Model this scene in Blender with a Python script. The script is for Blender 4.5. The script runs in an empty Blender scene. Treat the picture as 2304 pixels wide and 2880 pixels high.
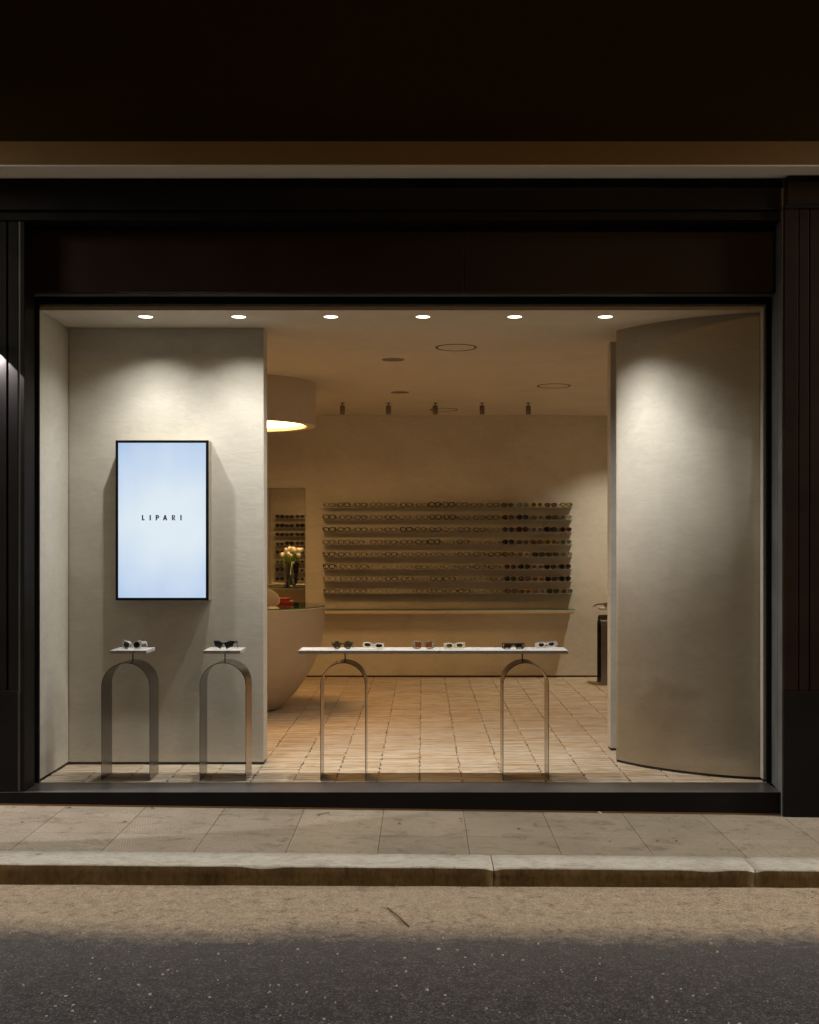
import bpy, bmesh, math, random
from math import pi, sin, cos, radians, sqrt
from mathutils import Vector, Matrix, noise
random.seed(11)
sc = bpy.context.scene
COL = sc.collection

# ------------------------------------------------------------------ camera
F = 3300.0          # focal length in photo pixels
CZ = 1.545          # eye height over the shop floor (z = 0)
CY = -7.7           # the window glass stands at y = 0
cam_d = bpy.data.cameras.new('camera'); cam = bpy.data.objects.new('camera', cam_d); COL.objects.link(cam)
cam.location = (0, CY, CZ); cam.rotation_euler = (radians(90), 0, 0)
cam_d.sensor_fit = 'VERTICAL'; cam_d.sensor_height = 36; cam_d.sensor_width = 28.8
cam_d.lens = F / 2880 * 36; cam_d.shift_x = -37 / 2880; cam_d.shift_y = 98 / 2880
cam_d.clip_start = 0.05; cam_d.clip_end = 300
sc.camera = cam
# ------------------------------------------------------------------ night sky glow
world = bpy.data.worlds.new("World"); sc.world = world; world.use_nodes = True
bg = world.node_tree.nodes['Background']
bg.inputs[0].default_value = (0.030, 0.016, 0.007, 1); bg.inputs[1].default_value = 0.75
sc.view_settings.view_transform = 'Standard'; sc.view_settings.look = 'None'
sc.view_settings.exposure = 0; sc.view_settings.gamma = 1; sc.view_settings.use_curve_mapping = False
sc.render.engine = 'CYCLES'
cy = sc.cycles
cy.use_denoising = True; cy.max_bounces = 12; cy.diffuse_bounces = 6; cy.glossy_bounces = 5
cy.transparent_max_bounces = 24; cy.transmission_bounces = 6; cy.caustics_reflective = False; cy.caustics_refractive = False
cy.sample_clamp_indirect = 3.0; cy.blur_glossy = 0.5

# light settings, one place
DOWN_W, DOWN_N, DOWN_COL = 35, 42, (1.0, 0.965, 0.91)        # six window downlights: wide and narrow part of the beam
BACK_W, BACK_COL = 92, (1.0, 0.88, 0.70)         # downlight beside the wall of frames
ROOM_W, ROOM_COL = 44, (1.0, 0.60, 0.27)         # unseen downlights added deeper in the shop to brighten the floor
DRUM_E, DRUM_COL = 17.0, (1.0, 0.55, 0.20)       # drum lamp
WALL_W, WALL_COL = 135, (1.0, 0.90, 0.90)         # neighbour's wall lamp, left
STREET_W, STREET_COL = 135, (1.0, 0.54, 0.17)    # sodium street lamp across the road
FACADE_W, FACADE_COL = 3300, (1.0, 0.92, 0.79)   # facade lamps out of frame; the near pair is added to soften shadows

# ------------------------------------------------------------------ helpers
def px(x, y, D):
    return Vector(((x - 1189) * D / F, D + CY, CZ - (y - 1538) * D / F))

def tag(o, label=None, cat=None, group=None, kind=None):
    if label: o['label'] = label
    if cat: o['category'] = cat
    if group: o['group'] = group
    if kind: o['kind'] = kind
    return o

def empty(name, loc, label, cat, group=None, rz=0):
    o = bpy.data.objects.new(name, None); COL.objects.link(o)
    o.location = loc; o.rotation_euler = (0, 0, rz); o.empty_display_size = 0.1
    return tag(o, label, cat, group)

def mesh_from(verts, faces, smooth=False):
    me = bpy.data.meshes.new('mesh'); me.from_pydata([tuple(v) for v in verts], [], faces); me.update()
    if smooth: me.polygons.foreach_set('use_smooth', [True] * len(me.polygons))
    return me

def obj(name, me, mat=None, parent=None, loc=None, rot=None):
    me.name = name
    if mat is not None and not me.materials: me.materials.append(mat)
    o = bpy.data.objects.new(name, me); COL.objects.link(o)
    if parent is not None: o.parent = parent
    if loc is not None: o.location = loc
    if rot is not None: o.rotation_euler = rot
    return o

def box_me(x0, x1, y0, y1, z0, z1, bev=0.0, seg=2):
    bm = bmesh.new()
    vs = [bm.verts.new(p) for p in ((x0,y0,z0),(x1,y0,z0),(x1,y1,z0),(x0,y1,z0),(x0,y0,z1),(x1,y0,z1),(x1,y1,z1),(x0,y1,z1))]
    for f in ((3,2,1,0),(4,5,6,7),(0,1,5,4),(1,2,6,5),(2,3,7,6),(3,0,4,7)):
        bm.faces.new([vs[i] for i in f])
    if bev:
        bmesh.ops.bevel(bm, geom=bm.edges[:], offset=bev, segments=seg, affect='EDGES', profile=0.5)
    me = bpy.data.meshes.new('mesh'); bm.to_mesh(me); bm.free(); return me

def wbox(name, mat, parent, x0, x1, y0, y1, z0, z1, bev=0.0):
    """box given in world coordinates, under a parent that is not rotated"""
    p = parent.location if parent is not None else Vector((0, 0, 0))
    return obj(name, box_me(x0-p.x, x1-p.x, y0-p.y, y1-p.y, z0-p.z, z1-p.z, bev), mat, parent)

def lathe_me(prof, n=32, smooth=True, close_bottom=False, close_top=False):
    vs, fs = [], []
    for r, z in prof:
        for i in range(n):
            a = 2*pi*i/n; vs.append((r*cos(a), r*sin(a), z))
    for k in range(len(prof)-1):
        for i in range(n):
            j = (i+1) % n
            fs.append((k*n+i, k*n+j, (k+1)*n+j, (k+1)*n+i))
    if close_bottom: fs.append(tuple(reversed(range(n))))
    if close_top: fs.append(tuple(range((len(prof)-1)*n, len(prof)*n)))
    me = mesh_from(vs, fs)
    if smooth:
        for p in me.polygons: p.use_smooth = len(p.vertices) == 4
    return me

def tube_me(pts, r, n=8, taper=None):
    vs, fs = [], []
    pts = [Vector(p) for p in pts]
    for k, p in enumerate(pts):
        d = (pts[min(k+1, len(pts)-1)] - pts[max(k-1, 0)]).normalized()
        u = d.cross(Vector((0.3, 0.2, 1))).normalized()
        if u.length < 0.1: u = d.cross(Vector((1, 0, 0))).normalized()
        w = d.cross(u); rr = r if taper is None else r * taper[k]
        for i in range(n):
            a = 2*pi*i/n; vs.append(p + u*cos(a)*rr + w*sin(a)*rr)
    for k in range(len(pts)-1):
        for i in range(n):
            j = (i+1) % n; fs.append((k*n+i, k*n+j, (k+1)*n+j, (k+1)*n+i))
    fs.append(tuple(reversed(range(n)))); fs.append(tuple(range((len(pts)-1)*n, len(pts)*n)))
    return mesh_from(vs, fs, True)

def join_me(*mes):
    vs, fs = [], []; sm = []
    for m in mes:
        b = len(vs); vs += [v.co[:] for v in m.vertices]; fs += [tuple(b+i for i in p.vertices) for p in m.polygons]
        sm += [p.use_smooth for p in m.polygons]
    me = mesh_from(vs, fs); me.polygons.foreach_set('use_smooth', sm); return me

def plate_me(outer, holes, t, bev=0.0, grow=0.0):
    """flat outline with holes, standing in the xz plane, t thick in y"""
    cu = bpy.data.curves.new('outline', 'CURVE'); cu.dimensions = '2D'; cu.fill_mode = 'BOTH'
    for loop in [outer] + list(holes):
        sp = cu.splines.new('POLY'); sp.points.add(len(loop)-1)
        for q, p in zip(sp.points, loop): q.co = (p[0], p[1], 0, 1)
        sp.use_cyclic_u = True
    cu.extrude = t/2 - bev; cu.bevel_depth = bev; cu.bevel_resolution = 1
    if bev: cu.offset = -bev
    if grow: cu.offset = grow
    ob = bpy.data.objects.new('outline', cu)
    me = bpy.data.meshes.new_from_object(ob)
    bpy.data.objects.remove(ob); bpy.data.curves.remove(cu)
    for v in me.vertices: v.co = (v.co.x, -v.co.z, v.co.y)
    return me

# ------------------------------------------------------------------ materials
def new_mat(name):
    m = bpy.data.materials.new(name); m.use_nodes = True
    nt = m.node_tree; b = nt.nodes['Principled BSDF']
    return m, nt, b

def simple(name, col, rough=0.5, metal=0.0, spec=0.5, **kw):
    m, nt, b = new_mat(name)
    b.inputs['Base Color'].default_value = (*col, 1); b.inputs['Roughness'].default_value = rough
    b.inputs['Metallic'].default_value = metal; b.inputs['Specular IOR Level'].default_value = spec
    for k, v in kw.items(): b.inputs[k.replace('_', ' ')].default_value = v
    return m

def N(nt, typ, **kw):
    n = nt.nodes.new(typ)
    for k, v in kw.items(): setattr(n, k, v)
    return n

def coords(nt, scale=(1,1,1), rot=(0,0,0), src='Object'):
    if src == 'World':
        g = N(nt, 'ShaderNodeNewGeometry'); out = g.outputs['Position']
    else:
        g = N(nt, 'ShaderNodeTexCoord'); out = g.outputs[src]
    mp = N(nt, 'ShaderNodeMapping'); mp.inputs['Scale'].default_value = scale; mp.inputs['Rotation'].default_value = rot
    nt.links.new(out, mp.inputs['Vector']); return mp.outputs[0]

def noise_n(nt, vec, scale, detail=4, rough=0.55, dist=0.0):
    n = N(nt, 'ShaderNodeTexNoise'); n.inputs['Scale'].default_value = scale; n.inputs['Detail'].default_value = detail
    n.inputs['Roughness'].default_value = rough; n.inputs['Distortion'].default_value = dist
    nt.links.new(vec, n.inputs['Vector']); return n.outputs['Fac']

def ramp(nt, fac, stops):
    r = N(nt, 'ShaderNodeValToRGB'); e = r.color_ramp.elements
    while len(e) < len(stops): e.new(0.5)
    for el, (p, c) in zip(e, stops):
        el.position = p; el.color = (*c, 1) if len(c) == 3 else c
    nt.links.new(fac, r.inputs[0]); return r.outputs[0]

def mixc(nt, fac, a, b, mode='MIX'):
    m = N(nt, 'ShaderNodeMix', data_type='RGBA', blend_type=mode)
    if isinstance(fac, (int, float)): m.inputs[0].default_value = fac
    else: nt.links.new(fac, m.inputs[0])
    for i, v in ((6, a), (7, b)):
        if isinstance(v, tuple): m.inputs[i].default_value = (*v, 1)
        else: nt.links.new(v, m.inputs[i])
    return m.outputs[2]

def math_n(nt, op, a, b=None, clamp=False):
    m = N(nt, 'ShaderNodeMath', operation=op, use_clamp=clamp)
    for i, v in enumerate((a, b)):
        if v is None: continue
        if isinstance(v, (int, float)): m.inputs[i].default_value = v
        else: nt.links.new(v, m.inputs[i])
    return m.outputs[0]

def bump(nt, b, h, strength=0.3, dist=0.01):
    bp = N(nt, 'ShaderNodeBump'); bp.inputs['Strength'].default_value = strength; bp.inputs['Distance'].default_value = dist
    nt.links.new(h, bp.inputs['Height']); nt.links.new(bp.outputs[0], b.inputs['Normal'])

def plaster(name, c, var=0.07, spec=0.3):
    m, nt, b = new_mat(name)
    v = coords(nt, src='World'); vs = coords(nt, (1.0, 1.0, 2.6), src='World')
    big = noise_n(nt, v, 1.7, 5, 0.6, 0.6); mid = noise_n(nt, vs, 7, 5, 0.65, 1.2)
    tot = math_n(nt, 'ADD', math_n(nt, 'MULTIPLY', big, 0.6), math_n(nt, 'MULTIPLY', mid, 0.4))
    lo = tuple(x*(1-var*1.6) for x in c); hi = tuple(min(1, x*(1+var*1.3)) for x in c)
    colr = ramp(nt, tot, [(0.36, lo), (0.50, c), (0.64, hi)])
    nt.links.new(colr, b.inputs['Base Color']); b.inputs['Roughness'].default_value = 0.72
    b.inputs['Specular IOR Level'].default_value = spec
    fine = noise_n(nt, vs, 26, 6, 0.6, 0.8)
    bump(nt, b, math_n(nt, 'ADD', math_n(nt, 'MULTIPLY', fine, 0.5), mid), 0.22, 0.006)
    return m

M = {}
M['plaster'] = plaster('lime_plaster', (0.62, 0.585, 0.51))
M['ceiling'] = plaster('ceiling_plaster', (0.66, 0.60, 0.50), 0.04)
M['counter'] = plaster('counter_plaster', (0.58, 0.50, 0.40), 0.05)
M['gap'] = simple('shadow_gap', (0.018, 0.017, 0.016), 0.9)

def metal_paint(name, c, rough, bumpy=0.05, spec=0.5):
    m, nt, b = new_mat(name); b.inputs['Specular IOR Level'].default_value = spec
    v = coords(nt, src='World'); n = noise_n(nt, v, 3.0, 6, 0.6); f = noise_n(nt, v, 260, 2, 0.5)
    nt.links.new(ramp(nt, n, [(0.3, tuple(x*0.75 for x in c)), (0.7, tuple(x*1.25 for x in c))]), b.inputs['Base Color'])
    r = N(nt, 'ShaderNodeMapRange'); r.inputs['To Min'].default_value = rough-0.07; r.inputs['To Max'].default_value = rough+0.10
    nt.links.new(n, r.inputs['Value']); nt.links.new(r.outputs[0], b.inputs['Roughness'])
    bump(nt, b, f, bumpy, 0.001); return m
M['iron'] = metal_paint('dark_painted_iron', (0.008, 0.007, 0.007), 0.5, spec=0.12)
M['iron_sill'] = metal_paint('sheen_lightened_sill', (0.10, 0.098, 0.105), 0.30)  # same dark iron made paler: the sheen on top is put into the colour
M['iron_reveal'] = metal_paint('light_tinted_reveal', (0.13, 0.14, 0.15), 0.38)  # pale bluish copy of the iron: light on the reveals is in the colour
M['iron_brown'] = metal_paint('brown_fascia_paint', (0.018, 0.0090, 0.006), 0.45, spec=0.12)
M['seal'] = simple('black_gasket', (0.004, 0.004, 0.005), 0.6, spec=0.2)
M['trim'] = simple('pale_threshold_trim', (0.55, 0.50, 0.42), 0.45)
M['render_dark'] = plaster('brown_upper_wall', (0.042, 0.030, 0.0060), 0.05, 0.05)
M['soffit'] = simple('bounce_lit_soffit', (0.86, 0.82, 0.76), 0.5)  # underside made paler than the course: bounced light is put into its colour
M['render_band'] = plaster('brown_string_course', (0.22, 0.145, 0.058), 0.05)

# brushed steel
def steel(name, c, rough):
    m, nt, b = new_mat(name)
    n = noise_n(nt, coords(nt, (2, 2, 260)), 6, 4, 0.6)
    b.inputs['Metallic'].default_value = 1.0
    nt.links.new(ramp(nt, n, [(0.3, tuple(x*0.9 for x in c)), (0.7, c)]), b.inputs['Base Color'])
    r = N(nt, 'ShaderNodeMapRange'); r.inputs['To Min'].default_value = rough-0.05; r.inputs['To Max'].default_value = rough+0.07
    nt.links.new(n, r.inputs['Value']); nt.links.new(r.outputs[0], b.inputs['Roughness'])
    bump(nt, b, n, 0.03, 0.001)
    return m
M['steel'] = steel('brushed_steel', (0.25, 0.228, 0.205), 0.20)
M['steel_dark'] = simple('dark_steel_rod', (0.10, 0.085, 0.075), 0.35, 0.9)
M['bronze'] = steel('bronze_spot', (0.22, 0.17, 0.14), 0.30)

# travertine
def travertine():
    m, nt, b = new_mat('white_travertine')
    v = coords(nt, (1, 1, 5)); n = noise_n(nt, v, 9, 6, 0.6, 0.4)
    base = ramp(nt, n, [(0.3, (0.43, 0.41, 0.38)), (0.55, (0.54, 0.525, 0.505)), (0.75, (0.60, 0.59, 0.575))])
    vv = coords(nt, (28, 28, 95)); pit = noise_n(nt, vv, 1.6, 3, 0.6)
    mask = ramp(nt, pit, [(0.635, (0, 0, 0)), (0.68, (1, 1, 1))])
    nt.links.new(mixc(nt, mask, base, (0.13, 0.11, 0.09)), b.inputs['Base Color'])
    b.inputs['Roughness'].default_value = 0.55
    bump(nt, b, math_n(nt, 'SUBTRACT', 1.0, mask), 0.8, 0.004)
    return m
M['travertine'] = travertine()

# clay strip floor
def brick_mat():
    m, nt, b = new_mat('pale_clay_strips')
    g = N(nt, 'ShaderNodeNewGeometry'); oi = N(nt, 'ShaderNodeObjectInfo')
    rnd = math_n(nt, 'FRACT', math_n(nt, 'ADD', g.outputs['Random Per Island'], oi.outputs['Random']))
    base = ramp(nt, rnd, [(0.0, (0.62, 0.52, 0.39)), (0.25, (0.65, 0.56, 0.44)), (0.5, (0.57, 0.45, 0.32)),
                          (0.7, (0.66, 0.59, 0.49)), (0.88, (0.60, 0.49, 0.36)), (1.0, (0.52, 0.39, 0.26))])
    st = noise_n(nt, coords(nt, (3.2, 34, 10), src='World'), 2.2, 6, 0.65, 0.5)
    streak = ramp(nt, st, [(0.30, (0.62, 0.50, 0.40)), (0.45, (1, 1, 1)), (0.60, (1, 1, 1)), (0.75, (1.12, 1.10, 1.08))])
    c1 = mixc(nt, 1.0, base, streak, 'MULTIPLY')
    bl = noise_n(nt, coords(nt, (1, 1.6, 1), src='World'), 3.5, 4, 0.6, 0.8)
    blot = ramp(nt, bl, [(0.35, (0.90, 0.80, 0.66)), (0.5, (1, 1, 1)), (0.68, (1.06, 1.08, 1.12))])
    c2 = mixc(nt, 0.85, c1, blot, 'MULTIPLY')
    nt.links.new(c2, b.inputs['Base Color']); b.inputs['Roughness'].default_value = 0.62
    b.inputs['Specular IOR Level'].default_value = 0.35
    bump(nt, b, st, 0.35, 0.004)
    return m
M['brick'] = brick_mat()
M['bed'] = simple('dark_mortar_bed', (0.16, 0.105, 0.065), 0.95)

# paving
def paving():
    m, nt, b = new_mat('ribbed_paving')
    v = coords(nt, src='World'); big = noise_n(nt, v, 1.3, 5, 0.6, 0.5); mid = noise_n(nt, v, 8, 6, 0.68, 0.8)
    oi = N(nt, 'ShaderNodeObjectInfo')
    base = ramp(nt, big, [(0.3, (0.25, 0.215, 0.165)), (0.55, (0.33, 0.29, 0.23)), (0.75, (0.38, 0.34, 0.28))])
    c = mixc(nt, 1.0, base, ramp(nt, mid, [(0.33, (0.62, 0.60, 0.58)), (0.47, (1, 1, 1)), (0.7, (1.12, 1.12, 1.12))]), 'MULTIPLY')
    tone = ramp(nt, oi.outputs['Random'], [(0, (0.90, 0.90, 0.90)), (1, (1.08, 1.07, 1.05))])
    c = mixc(nt, 1.0, c, tone, 'MULTIPLY')
    sp = noise_n(nt, v, 120, 3, 0.6); c = mixc(nt, 0.55, c, ramp(nt, sp, [(0.35, (0.5, 0.48, 0.45)), (0.5, (1, 1, 1)), (0.7, (1.15, 1.15, 1.15))]), 'MULTIPLY')
    w = N(nt, 'ShaderNodeTexWave', wave_type='BANDS', bands_direction='X'); w.inputs['Scale'].default_value = 22
    w.inputs['Distortion'].default_value = 0.6; w.inputs['Detail'].default_value = 1
    nt.links.new(coords(nt, (1, 1, 1), (0, 0, radians(-12)), src='World'), w.inputs['Vector'])
    wear = ramp(nt, mid, [(0.42, (0, 0, 0)), (0.62, (1, 1, 1))])
    rib = math_n(nt, 'MULTIPLY', w.outputs['Fac'], wear)
    c = mixc(nt, math_n(nt, 'MULTIPLY', rib, 0.38), c, (0.16, 0.13, 0.10))
    st = noise_n(nt, coords(nt, (1.6, 3.2, 1), src='World'), 2.3, 6, 0.7, 0.9)
    c = mixc(nt, ramp(nt, st, [(0.56, (0, 0, 0)), (0.72, (0.5, 0.5, 0.5))]), c, (0.13, 0.11, 0.085))
    nt.links.new(c, b.inputs['Base Color']); b.inputs['Roughness'].default_value = 0.75
    bump(nt, b, math_n(nt, 'ADD', math_n(nt, 'MULTIPLY', rib, -0.7), mid), 0.35, 0.004)
    return m
M['paving'] = paving()
M['joint'] = simple('paving_joint_dirt', (0.19, 0.155, 0.115), 0.95)
M['ochre'] = simple('ochre_joint', (0.17, 0.085, 0.03), 0.9)

def kerb_mat():
    m, nt, b = new_mat('worn_kerb_stone')
    v = coords(nt, src='World'); n = noise_n(nt, v, 5, 7, 0.68, 0.8); f = noise_n(nt, coords(nt, (1, 4, 1), src='World'), 22, 6, 0.7, 0.5)
    c = ramp(nt, n, [(0.3, (0.40, 0.375, 0.32)), (0.5, (0.54, 0.52, 0.47)), (0.7, (0.62, 0.60, 0.56))])
    c = mixc(nt, 1.0, c, ramp(nt, f, [(0.32, (0.45, 0.42, 0.38)), (0.46, (1, 1, 1)), (0.7, (1.1, 1.1, 1.1))]), 'MULTIPLY')
    s = noise_n(nt, coords(nt, (1, 1, 0.4), src='World'), 9, 3, 0.5)
    c = mixc(nt, ramp(nt, s, [(0.70, (0, 0, 0)), (0.76, (0.8, 0.8, 0.8))]), c, (0.04, 0.03, 0.02))
    nt.links.new(c, b.inputs['Base Color']); b.inputs['Roughness'].default_value = 0.7
    bump(nt, b, math_n(nt, 'ADD', n, f), 0.5, 0.008)
    return m
M['kerb'] = kerb_mat()
def kerb_face():  # brown grime, with the shade on the kerb face put into the colour
    m, nt, b = new_mat('shaded_grimy_kerb_face'); v = coords(nt, src='World')
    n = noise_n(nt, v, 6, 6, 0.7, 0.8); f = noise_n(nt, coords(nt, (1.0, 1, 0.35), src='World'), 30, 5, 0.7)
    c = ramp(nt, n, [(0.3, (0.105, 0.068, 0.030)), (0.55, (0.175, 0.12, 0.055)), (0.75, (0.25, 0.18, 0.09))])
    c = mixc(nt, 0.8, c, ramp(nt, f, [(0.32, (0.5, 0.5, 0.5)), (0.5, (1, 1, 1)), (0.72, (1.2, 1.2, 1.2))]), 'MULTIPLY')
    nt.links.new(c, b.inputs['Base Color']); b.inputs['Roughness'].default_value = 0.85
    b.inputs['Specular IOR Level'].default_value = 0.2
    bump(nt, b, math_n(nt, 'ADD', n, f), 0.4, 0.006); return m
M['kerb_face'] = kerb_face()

def road_mat():
    m, nt, b = new_mat('asphalt_with_dusty_gutter')
    v = coords(nt, src='World')
    sep = N(nt, 'ShaderNodeSeparateXYZ'); nt.links.new(v, sep.inputs[0])
    fine = noise_n(nt, v, 105, 6, 0.78); mid = noise_n(nt, v, 14, 6, 0.7, 0.6); big = noise_n(nt, v, 1.1, 4, 0.6)
    agg = N(nt, 'ShaderNodeTexVoronoi'); agg.inputs['Scale'].default_value = 120; nt.links.new(v, agg.inputs['Vector'])
    ag = N(nt, 'ShaderNodeSeparateColor'); nt.links.new(agg.outputs['Color'], ag.inputs[0])
    stone = ramp(nt, ag.outputs[1], [(0.0, (0.009, 0.009, 0.012)), (0.45, (0.024, 0.024, 0.032)), (0.80, (0.062, 0.060, 0.074)), (1.0, (0.17, 0.165, 0.18))])
    asph = ramp(nt, fine, [(0.36, (0.005, 0.005, 0.007)), (0.5, (0.027, 0.026, 0.032)), (0.62, (0.105, 0.10, 0.115))])
    asph = mixc(nt, 0.62, asph, stone)
    asph = mixc(nt, 0.8, asph, ramp(nt, mid, [(0.34, (0.45, 0.45, 0.45)), (0.66, (1.5, 1.45, 1.45))]), 'MULTIPLY')
    vo = N(nt, 'ShaderNodeTexVoronoi'); vo.inputs['Scale'].default_value = 95; vo.inputs['Randomness'].default_value = 1
    nt.links.new(v, vo.inputs['Vector'])
    rs = N(nt, 'ShaderNodeSeparateColor'); nt.links.new(vo.outputs['Color'], rs.inputs[0])
    pick = math_n(nt, 'GREATER_THAN', rs.outputs[0], 0.86)
    spot = math_n(nt, 'MULTIPLY', pick, math_n(nt, 'LESS_THAN', vo.outputs['Distance'], 0.30))
    asph = mixc(nt, math_n(nt, 'MULTIPLY', spot, 0.6), asph, (0.30, 0.28, 0.26))
    dust = ramp(nt, mid, [(0.30, (0.17, 0.125, 0.09)), (0.43, (0.41, 0.325, 0.24)), (0.7, (0.52, 0.43, 0.33))])
    dust = mixc(nt, 0.85, dust, ramp(nt, fine, [(0.34, (0.22, 0.18, 0.14)), (0.46, (0.92, 0.92, 0.92)), (0.62, (1.25, 1.25, 1.25))]), 'MULTIPLY')
    dust = mixc(nt, 0.5, dust, ramp(nt, ag.outputs[1], [(0.0, (0.35, 0.32, 0.28)), (0.2, (0.9, 0.9, 0.9)), (0.8, (1.0, 1.0, 1.0)), (1.0, (1.35, 1.35, 1.35))]), 'MULTIPLY')
    crk = noise_n(nt, coords(nt, (1, 1.8, 1), src='World'), 26, 4, 0.75, 1.5)
    dust = mixc(nt, ramp(nt, crk, [(0.62, (0, 0, 0)), (0.70, (0.75, 0.75, 0.75))]), dust, (0.10, 0.07, 0.05))
    # dust fades out some 75 cm from the kerb, raggedly
    yy = math_n(nt, 'ADD', sep.outputs[1], math_n(nt, 'MULTIPLY', math_n(nt, 'SUBTRACT', mid, 0.5), 0.30))
    yy = math_n(nt, 'ADD', yy, math_n(nt, 'MULTIPLY', math_n(nt, 'SUBTRACT', big, 0.5), 0.25))
    yy = math_n(nt, 'ADD', yy, math_n(nt, 'MULTIPLY', math_n(nt, 'SUBTRACT', fine, 0.5), 0.22))
    mr = N(nt, 'ShaderNodeMapRange'); mr.inputs['From Min'].default_value = -2.50; mr.inputs['From Max'].default_value = -2.18
    nt.links.new(yy, mr.inputs['Value'])
    mr2 = N(nt, 'ShaderNodeMapRange'); mr2.inputs['From Min'].default_value = -3.25; mr2.inputs['From Max'].default_value = -2.3
    nt.links.new(yy, mr2.inputs['Value'])
    asph2 = mixc(nt, math_n(nt, 'MULTIPLY', mr2.outputs[0], 0.36), asph, (0.17, 0.155, 0.155))
    c = mixc(nt, mr.outputs[0], asph2, dust)
    nt.links.new(c, b.inputs['Base Color']); b.inputs['Roughness'].default_value = 0.78
    bump(nt, b, math_n(nt, 'ADD', fine, math_n(nt, 'MULTIPLY', mid, 0.6)), 0.7, 0.008)
    return m
M['road'] = road_mat()
M['chip'] = simple('pale_stone_chip', (0.50, 0.46, 0.42), 0.6)

def glass_mat(name, tint, gloss, rough=0.0, gcol=(1, 1, 1)):
    m = bpy.data.materials.new(name); m.use_nodes = True; nt = m.node_tree; nt.nodes.clear()
    out = N(nt, 'ShaderNodeOutputMaterial'); tr = N(nt, 'ShaderNodeBsdfTransparent'); gl = N(nt, 'ShaderNodeBsdfGlossy')
    tr.inputs[0].default_value = (*tint, 1); gl.inputs[0].default_value = (*gcol, 1); gl.inputs['Roughness'].default_value = rough
    fr = N(nt, 'ShaderNodeFresnel'); fr.inputs[0].default_value = 1.45
    mx = N(nt, 'ShaderNodeMixShader'); nt.links.new(math_n(nt, 'MULTIPLY', fr.outputs[0], gloss), mx.inputs[0])
    nt.links.new(tr.outputs[0], mx.inputs[1]); nt.links.new(gl.outputs[0], mx.inputs[2]); nt.links.new(mx.outputs[0], out.inputs[0])
    return m
M['glass'] = glass_mat('shop_window_glass', (0.985, 0.99, 0.985), 0.7)
M['glass_top'] = glass_mat('green_edged_glass', (0.88, 0.96, 0.92), 1.0)
M['glass_edge'] = simple('green_glass_edge', (0.02, 0.16, 0.13), 0.15)
M['vase'] = glass_mat('clear_vase', (0.95, 0.975, 0.96), 1.3)
M['mirror'] = simple('silvered_mirror', (0.72, 0.70, 0.64), 0.015, 1.0)

def emit(name, col, s, backcol=None):
    m = bpy.data.materials.new(name); m.use_nodes = True; nt = m.node_tree; nt.nodes.clear()
    out = N(nt, 'ShaderNodeOutputMaterial'); e = N(nt, 'ShaderNodeEmission')
    e.inputs[0].default_value = (*col, 1); e.inputs[1].default_value = s; nt.links.new(e.outputs[0], out.inputs[0]); return m
M['lens_lit'] = emit('lit_downlight_lens', (1.0, 0.92, 0.74), 5.0)
M['drum_lit'] = emit('lit_drum_diffuser', DRUM_COL, DRUM_E)

def screen_mat():
    m = bpy.data.materials.new('lit_display'); m.use_nodes = True; nt = m.node_tree; nt.nodes.clear()
    out = N(nt, 'ShaderNodeOutputMaterial'); e = N(nt, 'ShaderNodeEmission')
    g = N(nt, 'ShaderNodeTexCoord'); sp = N(nt, 'ShaderNodeSeparateXYZ'); nt.links.new(g.outputs['Generated'], sp.inputs[0])
    a = math_n(nt, 'ABSOLUTE', math_n(nt, 'SUBTRACT', sp.outputs[2], 0.49)); h = math_n(nt, 'ABSOLUTE', math_n(nt, 'SUBTRACT', sp.outputs[0], 0.60))
    n = noise_n(nt, g.outputs['Generated'], 3.2, 2, 0.5)
    f = math_n(nt, 'ADD', math_n(nt, 'MULTIPLY', math_n(nt, 'POWER', a, 1.6), 1.9), math_n(nt, 'MULTIPLY', math_n(nt, 'POWER', h, 2.0), 0.7))
    f = math_n(nt, 'ADD', f, math_n(nt, 'MULTIPLY', math_n(nt, 'SUBTRACT', n, 0.5), 0.45))
    c = ramp(nt, f, [(0.06, (0.80, 0.89, 0.97)), (0.45, (0.64, 0.76, 0.94)), (0.95, (0.44, 0.60, 0.86))])
    nt.links.new(c, e.inputs[0]); e.inputs[1].default_value = 1.0
    gl = N(nt, 'ShaderNodeBsdfGlossy'); gl.inputs['Roughness'].default_value = 0.12; gl.inputs[0].default_value = (0.03, 0.03, 0.03, 1)
    ad = N(nt, 'ShaderNodeAddShader'); nt.links.new(e.outputs[0], ad.inputs[0]); nt.links.new(gl.outputs[0], ad.inputs[1])
    nt.links.new(ad.outputs[0], out.inputs[0]); return m
M['screen'] = screen_mat()
M['navy_ink'] = simple('navy_lettering', (0.008, 0.026, 0.13), 0.4)
M['bezel'] = simple('black_display_bezel', (0.010, 0.010, 0.013), 0.22)
M['screen_box'] = simple('taupe_display_box', (0.34, 0.29, 0.23), 0.6)

# ------------------------------------------------------------------ lights
def spot(name, loc, energy, col, size_deg, blend, parent=None, tgt=None, radius=0.04):
    l = bpy.data.lights.new(name, 'SPOT'); l.energy = energy; l.color = col; l.spot_size = radians(size_deg)
    l.spot_blend = blend; l.shadow_soft_size = radius
    o = bpy.data.objects.new(name, l); COL.objects.link(o); o.location = loc
    if parent is not None: o.parent = parent
    if tgt is not None:
        d = Vector(tgt); o.rotation_euler = d.to_track_quat('-Z', 'Y').to_euler()
    return o

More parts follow.
